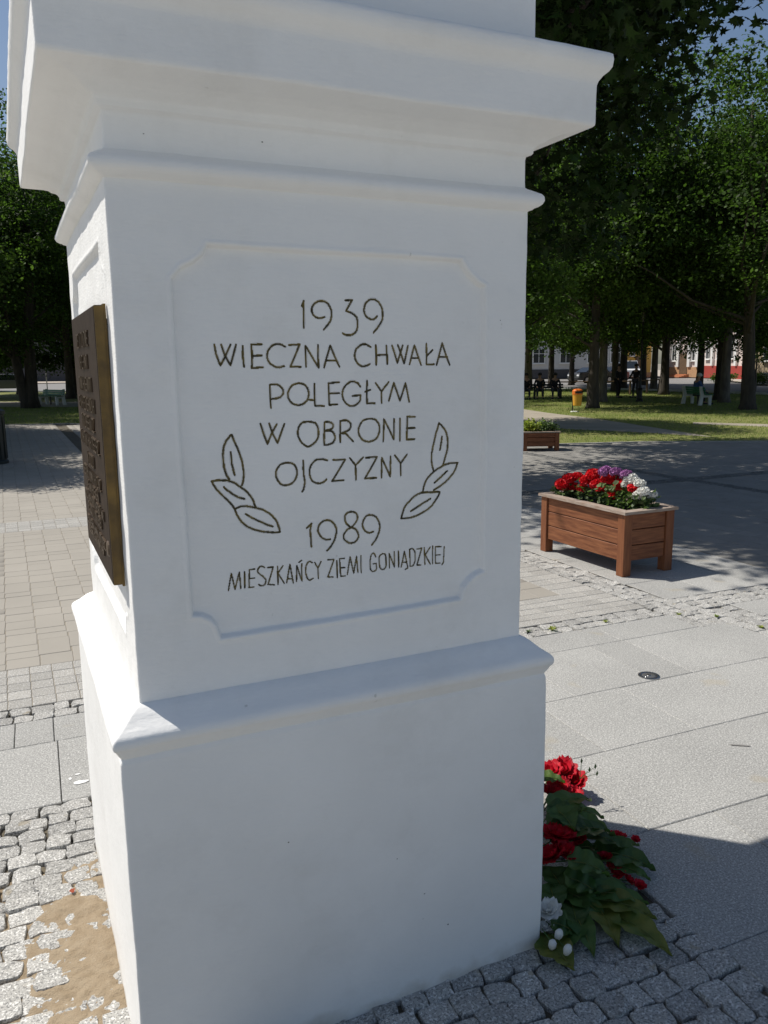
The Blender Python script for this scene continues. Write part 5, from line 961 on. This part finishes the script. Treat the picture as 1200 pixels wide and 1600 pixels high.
# ------------------------------------------------------------ cars
def carpaint(n, c): return mat(n, c, .28, spec=.6, coat=.5)
m_glass = mat('car_window_glass', (.02,.025,.03), .08, spec=.9); m_tyre = mat('tyre_rubber', (.015,.015,.015), .85); m_rimm = mat('wheel_rim', (.4,.4,.42), .35, metal=.9)
m_head = mat('headlight_glass', (.75,.76,.78), .12, spec=.9); m_tail = mat('tail_light', (.4,.01,.01), .2)
def car(loc, rz, paint, label, van=False):
    t = empty('parked_car' if not van else 'parked_van', loc, rz, label, 'car' if not van else 'van', 'cars parked along the street')
    if not van:
        prof = [(-2.1,.28),(-2.15,.55),(-2.05,.86),(-1.3,.95),(2.0,.95),(2.1,.80),(2.12,.45),(2.05,.28)]; cab = [(-1.55,.94),(-1.15,1.36),(-.2,1.45),(.55,1.40),(1.25,.94)]; W=.86; hl = 2.12
    else:
        prof = [(-2.4,.30),(-2.45,.60),(-2.4,1.10),(2.0,1.10),(2.45,.95),(2.5,.50),(2.45,.30)]; cab = [(-2.38,1.09),(-2.25,1.95),(1.1,1.95),(1.85,1.09)]; W=.93; hl = 2.46
    g = MB(); rows_ = []
    def sect(P_, W0, W1, zt):   # body lofted across the width, rounded shoulders
        V = []; F = []; ys = [-W0,-W0*.93,0,W0*.93,W0]; n = len(P_)
        for y in ys:
            k = .94 if abs(y) == W0 else 1
            for x, z in P_: V.append((x*k, y*(1 if z < zt else W1), z if z <= zt or k == 1 else z-.03))
        for i in range(4):
            for j in range(n): F.append((i*n+j, i*n+(j+1)%n, (i+1)*n+(j+1)%n, (i+1)*n+j))
        F.append(tuple(range(n))); F.append(tuple(4*n+j for j in range(n-1,-1,-1))); return V, F
    g.add(*sect(prof, W, 1, 9)); g.add(*sect(cab, W*.92, .84, cab[0][1]+.1)); g.build('body', paint, t)
    # windows
    gl_ = MB(); z0 = cab[0][1]+.04; z1 = max(p[1] for p in cab)-.10
    for s in (-1, 1):
        xs_ = [cab[0][0]+.30, -.35, .0, cab[-1][0]-.32] if not van else [-2.1,-.7,-.1,1.35]
        for a, b in ((xs_[0], xs_[1]), (xs_[2]-.25 if not van else .0, xs_[3])):
            MB().add([(a, s*(W*.925), z0),(b, s*(W*.925), z0),(b-(.28 if b > .5 else 0), s*(W*.80), z1),(a+(.2 if a < -1 else 0), s*(W*.80), z1)], [(0,1,2,3)]).build('side_window', m_glass, t)
    f0, f1 = cab[-1], cab[-2]; r0, r1 = cab[0], cab[1]
    for nm, (p, q), d in (('windscreen', (f0, f1), .012), ('rear_window', (r0, r1), -.012)):
        MB().add([(p[0]*1+d, -W*.80, p[1]+.05),(p[0]+d, W*.80, p[1]+.05),(q[0]+d+(p[0]-q[0])*.12, W*.70, q[1]-.04),(q[0]+d+(p[0]-q[0])*.12, -W*.70, q[1]-.04)], [(0,1,2,3)]).build(nm, m_glass, t)
    for sx in (-1.3, 1.3):
        for s in (-1, 1):
            wv = MB().lathe([(.18,-.1),(.31,-.09),(.32,0),(.31,.09),(.18,.1)], 18).build('wheel', m_tyre, t)
            wv.matrix_local = Matrix.Translation((sx, s*(W-.06), .32)) @ Matrix.Rotation(R(90), 4, 'X')
            MB().lathe([(.19,-.105),(.12,-.112),(.02,-.115)], 12).build('rim', m_rimm, wv); MB().lathe([(.19,.105),(.12,.112),(.02,.115)], 12).build('rim', m_rimm, wv)
    for s in (-1, 1):
        MB().box((hl-.05, s*.62, .70), (.14,.34,.15), bev=.03).build('headlight', m_head, t); MB().box((-hl+.0, s*.66, .74), (.10,.26,.16), bev=.03).build('tail_light', m_tail, t)
    MB().box((hl, 0, .45), (.06, 1.5, .16), bev=.02).build('bumper', m_dark, t)
    return t
car((48.3, 59.0, .01), R(182), carpaint('black_car_paint', (.012,.013,.015)), 'black car parked on the street behind the tree trunks')
car((53.5, 62.5, .01), R(200), carpaint('dark_grey_car_paint', (.03,.032,.036)), 'dark grey car further right on the street')
car((62.6, 70.2, .01), R(235), carpaint('white_van_paint', (.75,.75,.75)), 'white van parked in front of the yellow building', True)
car((.2, 73.6, .01), R(170), carpaint('dark_blue_car_paint', (.02,.025,.035)), 'dark car on the street at the far left')
# ------------------------------------------------------------ buildings
m_frame = mat('white_window_frame', (.72,.72,.70), .5); m_pane = mat('house_window_glass', (.03,.035,.04), .1, spec=.9)
m_roof = mat('roof_tiles', (.16,.06,.04), .85, var=.15, scale=2); m_roofg = mat('grey_roof_sheet', (.14,.14,.14), .7, var=.1)
def building(p0, p1, H_, D_, base_h, mw, mb, label, wins, doors=(), roofm=None, name='house', pil=None, roof_h=2.2):
    a = Vector(p0); b = Vector(p1); d = b-a; L_ = d.length; rz = math.atan2(d.y, d.x)
    t = empty(name, (a.x, a.y, .09), rz, label, 'building', 'buildings across the street')
    MB().box((L_/2, D_/2+.03, H_/2), (L_, D_, H_)).build('wall', mw, t)
    MB().box((L_/2, D_/2, base_h/2), (L_+.12, D_+.12, base_h)).build('plinth', mb, t)
    MB().box((L_/2, D_/2, H_+.12), (L_+.5, D_+.5, .24), bev=.05).build('eaves', m_frame, t)
    MB().add([(-.3,-.3,H_+.24),(L_+.3,-.3,H_+.24),(L_+.3,D_+.3,H_+.24),(-.3,D_+.3,H_+.24),(-.0,D_/2,H_+roof_h),(L_,D_/2,H_+roof_h)], [(0,1,5,4),(2,3,4,5),(1,2,5),(3,0,4)]).build('roof', roofm or m_roof, t)
    for (x, z, w_, h_) in wins:
        f = MB()
        for sx in (-1, 1): f.box((sx*(w_/2+.04), 0, 0), (.09,.12,h_+.16))
        for sz in (-1, 1): f.box((0, 0, sz*(h_/2+.04)), (w_-.01,.12,.09))
        f.box((0,.02,0), (.06,.06,h_-.01)); f.box((-w_/4-.015,.02,h_*.18), (w_/2-.04,.055,.05)); f.box((w_/4+.015,.02,h_*.18), (w_/2-.04,.055,.05))
        o = f.build('window', m_frame, t, loc=(x, -.02, z))
        MB().box((0,.045,0), (w_,.02,h_)).build('pane', m_pane, o); MB().box((0,-.06,-h_/2-.11), (w_+.3,.26,.06)).build('sill', m_frame, o)
    for (x, w_, h_) in doors:
        MB().box((x, -.05, base_h*.3+h_/2), (w_,.12,h_), bev=.02).build('door', m_rail, t)
        for k in range(4): MB().box((x, -.4-.32*k, base_h*.3*(1-k/4)/1.0/2), (w_+1.2,.32,max(.05, base_h*.3*(1-k/4)))).build('step', m_brick, t)
    for x in (pil or []): MB().box((x, -.12, base_h+(H_-base_h)/2), (.45,.24,H_-base_h-.02), bev=.02).build('pilaster', m_frame, t)
    return t
m_wallw = mat('grey_white_render', (.50,.50,.49), .9, var=.06, scale=.4); m_wallp = mat('pale_pink_render', (.66,.55,.50), .9, var=.06, scale=.4); m_redpl = mat('red_plinth_paint', (.30,.035,.025), .85, var=.12, scale=1.2)
m_dkpl = mat('dark_grey_plinth', (.06,.06,.065), .9, var=.1); m_wally = mat('yellow_render', (.62,.42,.10), .9, var=.08, scale=.5); m_wallb = mat('beige_render', (.42,.34,.22), .9, var=.08, scale=.5)
m_wallk = mat('shade_darkened_render', (.075,.078,.08), .9, var=.08); m_brick = mat('orange_brick_step', (.42,.17,.08), .85, var=.2, scale=3); m_wallg = mat('grey_render', (.25,.25,.25), .9, var=.08)  # m_wallk: shade of the trees painted into the wall colour
m_buff = mat('buff_footing', (.44,.26,.14), .85, var=.1)
building((53.6, 78.2), (63.2, 71.3), 6.4, 9, 1.0, m_wallw, m_dkpl, 'grey-white house with dark plinth behind the left group of trunks', [(2.2,2.5,1.2,1.5),(5.2,2.5,1.2,1.5),(8.2,2.5,1.2,1.5),(10.6,2.5,1.0,1.5)], roofm=m_roofg)
building((42.0, 90.5), (53.0, 79.2), 6.2, 8, 1.3, m_wallw, m_dkpl, 'long grey-white house left of the dark-plinth house, mostly hidden by trunks', [(2,2.6,1.2,1.5),(5,2.6,1.2,1.5),(8,2.6,1.2,1.5),(11,2.6,1.2,1.5)], roofm=m_roofg)
building((64.2, 72.6), (70.6, 75.4), 6.6, 9, .5, m_wally, m_buff, 'yellow house behind the white van', [(1.6,3.2,1.1,1.5),(4.6,3.2,1.1,1.5)], [(3.1,1.1,2.2)])
building((69.9, 72.1), (69.0, 66.35), 6.2, 9, 1.1, m_wallp, m_buff, 'pale house with buff plinth and brick entrance steps', [(1.35,2.7,.8,1.7),(4.9,2.7,.7,1.7)], [(3.1,1.4,2.3)], pil=[.4,2.15,4.1,5.5])
building((68.9, 66.1), (64.4, 56.6), 6.2, 9, 1.25, m_wallp, m_redpl, 'pale pink house with red plinth and white pilasters', [(2.0,2.9,1.1,1.8),(4.9,2.9,1.1,1.8),(7.8,2.9,1.1,1.8)], pil=[.5,3.4,6.4,9.2])
building((56.8, 49.0), (55.6, 38.5), 7.2, 9, .6, m_wallb, m_wallg, 'beige house at the right edge with a barred white window', [(1.9,2.6,1.1,1.7),(4.6,2.6,1.1,1.7),(7.4,2.6,1.1,1.7)], roofm=m_roofg)
building((-8.5, 131), (12.5, 117), 9, 10, 1.5, m_wallk, m_dkpl, 'long building far behind the left trees, walls coloured dark for shade', [(3+3.1*i, 3.4, 1.4, 1.8) for i in range(7)], roofm=m_roofg)
building((15, 116), (40, 93), 8, 10, 1.5, m_wallw, m_dkpl, 'wide grey building hidden behind the monument', [(3+3.1*i, 3.4, 1.4, 1.8) for i in range(9)], roofm=m_roofg)
wl = MB().box((0,0,.42), (4.6,.25,.85), bev=.02).build('garden_wall', m_conc); wl.location = (51.7, 41.9, .09); wl.rotation_euler = (0,0,math.atan2(-3.8,-.95)); tag(wl, 'low white wall at the right edge in front of the beige house', 'wall')
def bush(loc, r_, h_, label, seed, m=None, grp=None):
    rr = random.Random(seed); pts = [(rr.uniform(-.6,.6)*r_, rr.uniform(-.6,.6)*r_, rr.uniform(.25,.8)*h_) for _ in range(12)]
    return bushy('shrub', loc, pts, 900, .12*max(r_, .6), (r_*.25, r_*.25, h_*.15), m or m_leafa, seed, label, 'shrub', grp)
bush((56.0, 50.9, 0), 1.2, .8, 'low round shrub on the street corner left of the big trunk', 3, None, 'round shrubs by the street')
bush((51.2, 43.6, 0), .9, 1.0, 'low round shrub right of the big trunk, before the white wall', 4, None, 'round shrubs by the street')

# ------------------------------------------------------------ trees
MAPLE = [(0,0),(.30,-.10),(.24,.06),(.52,.16),(.26,.30),(.40,.58),(.13,.52),(0,1.05),(-.13,.52),(-.40,.58),(-.26,.30),(-.52,.16),(-.24,.06),(-.30,-.10)]
def leaf_tpl(kind):
    if kind == 'maple':
        P_ = [(x, y-.3, -.18*abs(x)) for x, y in MAPLE]; P_.append((0, .05, .05)); c = len(P_)-1; n = c
        return np.array(P_), np.array([(c, i, (i+1) % n) for i in range(n)])
    P_ = [(0,-.5,0),(.30,-.12,-.06),(.26,.22,-.05),(0,.5,-.04),(-.26,.22,-.05),(-.30,-.12,-.06)]
    return np.array(P_), np.array([(0,1,2),(0,2,3),(0,3,4),(0,4,5)])
def crown_mesh(name, centre, rad, nclump, nleaf, size, kind, m, seed, flat=.5, csig=.45, droop=.0, shell=.45, zcut=None, dist=None):
    g = np.random.default_rng(seed)
    d = g.normal(size=(nclump, 3)); d /= np.linalg.norm(d, axis=1)[:, None]
    q = g.random(nclump)**shell
    # uneven outline: lobes
    lob = 1 + .16*np.sin(d[:,0]*4+seed)+.14*np.sin(d[:,1]*5+seed*2)+.12*np.sin(d[:,2]*6+seed)
    c = d*q[:,None]*lob[:,None]*np.array(rad) + np.array(centre)
    if zcut is not None: c[:,2] = np.maximum(c[:,2], zcut+g.random(nclump)*.8)
    k = g.integers(0, nclump, nleaf)
    p = c[k] + g.normal(size=(nleaf, 3))*csig*np.array([1,1,flat])
    rel = p - c[k]; p[:,2] -= droop*(rel[:,0]**2+rel[:,1]**2)
    T, TF = leaf_tpl(kind)
    # leaf frames: normal mostly up with tilt, heading random
    nrm = g.normal(size=(nleaf,3))*.75 + np.array([0,0,.9]); nrm /= np.linalg.norm(nrm, axis=1)[:,None]
    h = g.normal(size=(nleaf,3)); h[:,2] -= .6; h -= nrm*(h*nrm).sum(1)[:,None]; h /= np.linalg.norm(h, axis=1)[:,None]
    s = np.cross(h, nrm); sz = size*(.65+.7*g.random(nleaf))
    V = (p[:,None,:] + (T[None,:,0,None]*s[:,None,:] + T[None,:,1,None]*h[:,None,:] + T[None,:,2,None]*nrm[:,None,:])*sz[:,None,None]).reshape(-1,3)
    F = (TF[None] + (np.arange(nleaf)*len(T))[:,None,None]).reshape(-1, 3)
    me = mesh_np(name, V, F, [m]); return me, c
def trunk_mesh(H_, r0, cl, seed, lean=(0,0), fork=None, nb=14, zmin=2.2, brr=.32):
    rr = random.Random(seed); g = MB(); pts = []; rad = []
    n = 9
    for i in range(n+1):
        f = i/n; pts.append(Vector((lean[0]*f+.10*noise.noise((f*3, seed, 0)), lean[1]*f+.10*noise.noise((f*3, seed, 5)), H_*f))); rad.append(r0*(1.45-3.0*f*1.8 if f < .08 else (1-f*.82)))
    pts[0].z = -.1; rad[0] = r0*1.5; pts.insert(1, pts[0]+Vector((0,0,.35))); rad.insert(1, r0*1.08)
    g.tube(pts, rad, 12)
    cl = sorted(cl, key=lambda c: -(c[0]**2+c[1]**2))
    used = cl[:nb*3:3] if len(cl) > nb*3 else cl[:nb]
    for c in used:
        c = Vector(c); z0 = max(zmin*.9, min(H_*.8, c.z*.62)); f = z0/H_; b0 = Vector((lean[0]*f, lean[1]*f, z0)); rb = r0*(1-f*.8)*brr*1.3
        mid = (b0*.55+c*.45)+Vector((rr.uniform(-.2,.2), rr.uniform(-.2,.2), -.05*c.z+rr.uniform(0,.3)))
        g.tube([b0, b0*.8+mid*.2, mid, mid*.35+c*.65+Vector((0,0,.1)), c], [rb, rb*.85, rb*.6, rb*.35, rb*.12], 6, caps=False)
    return g.mesh('trunk', recalc=False)
def tree(name, loc, label, cat, group, trunkm, crownm, bark, sc_=1, rz=0):
    t = empty(name, loc, rz, label, cat, group); t.scale = (sc_, sc_, sc_)
    tr = mkobj('trunk', trunkm, bark, t, smooth=True); cr_ = mkobj('crown', crownm, None, t); return t
LIB = []
for s, (ctr, rad, lm, kd) in enumerate((((0,0,7.3),(3.9,3.9,5.2),m_leafa,'l'), ((0,0,7.8),(3.6,3.6,5.6),m_leafb,'l'), ((.3,0,6.6),(3.4,3.6,4.4),m_leafa,'l'), ((0,0,8.2),(4.3,4.3,5.6),m_leafb,'l'))):
    cm, cc = crown_mesh('crown', ctr, rad, 300, 52000, .14, kd, lm, 40+s, csig=.42, zcut=2.5)
    tm = trunk_mesh(11.5, .23, [tuple(c) for c in cc], 40+s, zmin=2.3)
    LIB.append((tm, cm))
cm, cc = crown_mesh('crown', (0,0,5.4), (3.6,3.6,4.6), 300, 40000, .15, 'l', m_leafb, 71, csig=.42, zcut=1.6)
LIB.append((trunk_mesh(9, .2, [tuple(c) for c in cc], 71, zmin=1.8), cm)); LIB[4][0].materials.append(m_bark)
G = 'trees of the park'
# right side: (x, y, variant, scale, rot, bark, label)
TR = [
 (22.09,26.85,1,1.02,10,0,'tree with the thick trunk just right of the orange bin'),
 (25.96,30.91,0,.98,80,1,'tree with a paler trunk right behind the thick one near the bin'),
 (42.7,54.7,2,1.0,30,1,'thin pale-trunked tree behind the seated people'),
 (38.5,51.8,3,1.05,200,0,'dark tree left of the thin pale one behind the seated people'),
 (24.2,37.6,1,1.08,300,0,'dark tree nearest the pedestal edge above the seated people'),
 (35.44,41.01,3,1.0,140,1,'slim tree between the thick trunk and the lamp post'),
 (38.78,41.10,0,1.0,70,0,'slim tree just right of the lamp post'),
 (34.04,35.25,2,1.12,220,0,'second slim tree right of the lamp post'),
 (36.79,35.35,1,.98,120,0,'tree rising behind the bench where the man in blue sits'),
 (31.49,28.99,3,.95,20,0,'left one of the pair of trunks right of the green bench'),
 (29.77,27.06,0,.98,260,0,'right one of the pair of trunks right of the green bench'),
 (44.0,36.0,1,1.15,160,0,'tall tree at the right edge behind the big trunk'),
 (46.5,50.5,3,1.15,160,0,'tree close to the street far behind the lamp post'),
 (33.0,47.0,0,1.2,15,0,'tall tree near the street left of the slim ones'),
 (40.5,46.0,2,1.25,65,0,'tree near the street behind the rail fence'),
 (43.2,30.0,3,1.1,165,0,'broad tree beyond the right edge of the photo'),
]
for x, y, v, s, a, bk, lb in TR: tree('park_tree', (x, y, 0), lb, 'tree', G, LIB[v][0], LIB[v][1], None, s, R(a))
for v in range(4): LIB[v][0].materials.clear(); LIB[v][0].materials.append(m_barkl if v == 0 else m_bark)
# left side
TL = [
 (-3.4,24.6,2,.86,0,'tree beyond the left edge whose crown shows beside the cornice'),
 (-6.5,31.5,1,.95,50,'tree at the far left behind the dark bin'),
 (3.79,54.1,3,1.15,100,'tree whose trunk stands beside the shaded bench on the left'),
 (-3.0,50.0,1,1.15,210,'tree at the left edge across the park walk'),
 (8.0,47.0,0,1.1,10,'tree hidden behind the plaque at the left'),
 (-2.2,26.6,2,.70,75,'small low tree at the left edge over the shaded paving behind the bin'),
 (-1.6,17.0,2,.42,75,'lowest small tree, just left of the dark litter bin'),
 (-.6,58.5,4,1.1,10,'low-crowned tree by the street left of the forked tree'),
 (4.6,60.5,4,1.15,90,'low-crowned tree by the street right of the forked tree'),
 (9.0,60.0,4,1.15,190,'low-crowned tree by the street behind the plaque'),
 (-4.6,38.0,1,1.0,95,'tree just beyond the left edge that throws shade on the near strip of lawn'),
 (-3.9,44.5,3,1.0,15,'tree just beyond the left edge beside the park walk'),
 (1.2,66.0,3,1.2,140,'far tree by the street at the left'),
 (-5.0,66.0,0,1.2,240,'far tree by the street at the left edge'),
 (7.5,63.0,1,1.2,40,'far tree by the street behind the plaque'),
 (-3.6,20.8,0,.62,30,'small tree just beyond the left edge, casting leaf shade behind the dark bin'),
 (-4.6,28.2,1,.8,130,'tree just beyond the left edge, shading the far rows of paving by the lawn'),
 (13.5,21.5,2,.78,60,'small tree hanging low beside the pedestal edge above the far flower box'),
 (13.5,40.0,3,1.1,60,'tree hidden behind the middle of the pedestal'),
 (20.0,50.0,1,1.1,160,'tree hidden behind the right half of the pedestal'),
]
for x, y, v, s, a, lb in TL: tree('park_tree', (x, y, 0), lb, 'tree', G, LIB[v][0], LIB[v][1], None, s, R(a))
# forked tree on the left
cm, cc = crown_mesh('crown', (0,0,7.2), (4.6,4.6,5.0), 330, 46000, .14, 'l', m_leafb, 77, csig=.45, zcut=2.7)
g = MB(); cl = [tuple(c) for c in cc]
g.tube([(-.05,0,-.1),(-.12,0,.3),(-.28,0,1.2),(-.50,.1,3.2),(-.8,.2,6),(-1.0,.2,9.5)], [.36,.27,.22,.19,.14,.05], 12); g.tube([(.16,0,-.1),(.14,0,.5),(.20,0,1.6),(.22,0,3.5),(.55,-.1,6.5),(.6,0,10)], [.40,.31,.27,.24,.18,.05], 12)
for c in cl[::14]:
    c = Vector(c); s_ = -.6 if c.x < 0 else .3; z0 = max(2.4, c.z*.6); b0 = Vector((s_, 0, z0)); mid = b0*.5+c*.5+Vector((0,0,.1)); g.tube([b0, mid, c], [.09,.05,.015], 6, caps=False)
tm = g.mesh('trunk', False); tm.materials.append(m_bark)
tree('park_tree', (1.08, 42.6, 0), 'tree with the forked double trunk on the left lawn', 'tree', G, tm, cm, None)
# big leaning tree on the right
cm, cc = crown_mesh('crown', (-.6,-.3,7.5), (5.0,5.0,4.6), 420, 52000, .14, 'l', m_leafb, 91, csig=.45, zcut=2.9)
tm = trunk_mesh(11, .27, [tuple(c) for c in cc], 91, lean=(-.9,-.1), nb=22, zmin=2.0); tm.materials.append(m_bark)
tree('park_tree', (26.19, 22.64, 0), 'big leaning tree with the thickest trunk near the right edge', 'tree', G, tm, cm, None)
# sapling with light leaves
cm, cc = crown_mesh('crown', (0,0,2.9), (.9,.9,1.4), 40, 1500, .13, 'l', m_leafc, 5, csig=.22)
tm = trunk_mesh(3.6, .06, [tuple(c) for c in cc], 5, nb=8, zmin=1.4); tm.materials.append(m_barkl)
tree('sapling', (34.4, 29.39, 0), 'thin sapling with light green leaves at the right edge', 'sapling', None, tm, cm, None)
# near maple behind the monument, its branches hang into the top of the picture
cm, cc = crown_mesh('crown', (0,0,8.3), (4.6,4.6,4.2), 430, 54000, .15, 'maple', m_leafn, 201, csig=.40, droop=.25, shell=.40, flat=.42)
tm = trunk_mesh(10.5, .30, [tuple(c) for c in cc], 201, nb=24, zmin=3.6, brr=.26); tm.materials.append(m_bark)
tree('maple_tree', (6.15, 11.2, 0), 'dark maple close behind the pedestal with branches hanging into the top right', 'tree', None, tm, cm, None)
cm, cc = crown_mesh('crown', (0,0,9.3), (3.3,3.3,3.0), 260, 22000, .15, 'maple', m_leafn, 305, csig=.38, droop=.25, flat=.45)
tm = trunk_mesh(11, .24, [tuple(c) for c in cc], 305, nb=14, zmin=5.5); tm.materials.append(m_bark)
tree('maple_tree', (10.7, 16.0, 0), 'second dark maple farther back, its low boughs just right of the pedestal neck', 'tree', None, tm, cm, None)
# ------------------------------------------------------------ grass blades on the near lawn
def grass():
    g = np.random.default_rng(5); P_ = []
    n = 70000
    x = g.uniform(-3, 40, n*4); y = g.uniform(10, 48, n*4)
    ok = []
    ep = np.array(edge_pts)
    ye = np.interp(x, ep[:,0], ep[:,1]); m_ = y > ye+.05
    dx = x; dy = y-0
    ang = np.degrees(np.arctan2(x, y)); m_ &= (ang > -1) & (ang < 52) & ~((ang > 5) & (ang < 32))
    pth = [(14.84,21.3),(14.56,18.76),(15.5,16.86),(16.07,14.9),(17.2,18.7),(18.0,21.6),(18.63,25.06),(19.3,27.7),(19,32),(13,33),(12,25)]
    for poly in (pth, [(18.86,18.26),(19.85,16.41),(30,2),(31,3.5),(20.6,17.07),(19.45,18.83)], [(-60,50),(-.2,45.0),(2.9,42.6),(12,38.5),(18,36),(19,38.5),(12.5,43.5),(3.4,49.0),(-.2,51.9),(-60,56)]):
        m_ &= sdf(poly, x, y) < -.03
    x = x[m_][:n]; y = y[m_][:n]; n = len(x)
    a = g.uniform(0, 6.28, n); h = g.uniform(.03, .075, n); w_ = g.uniform(.004, .010, n); lx = g.normal(0, .02, n); ly = g.normal(0, .02, n)
    V = np.zeros((n, 3, 3)); V[:,0] = np.stack([x-np.cos(a)*w_, y-np.sin(a)*w_, np.zeros(n)], 1); V[:,1] = np.stack([x+np.cos(a)*w_, y+np.sin(a)*w_, np.zeros(n)], 1); V[:,2] = np.stack([x+lx, y+ly, h], 1)
    o = mkobj('grass', mesh_np('grass', V.reshape(-1,3), np.arange(n*3).reshape(-1,3), [m_blade])); o['kind'] = 'stuff'
grass()
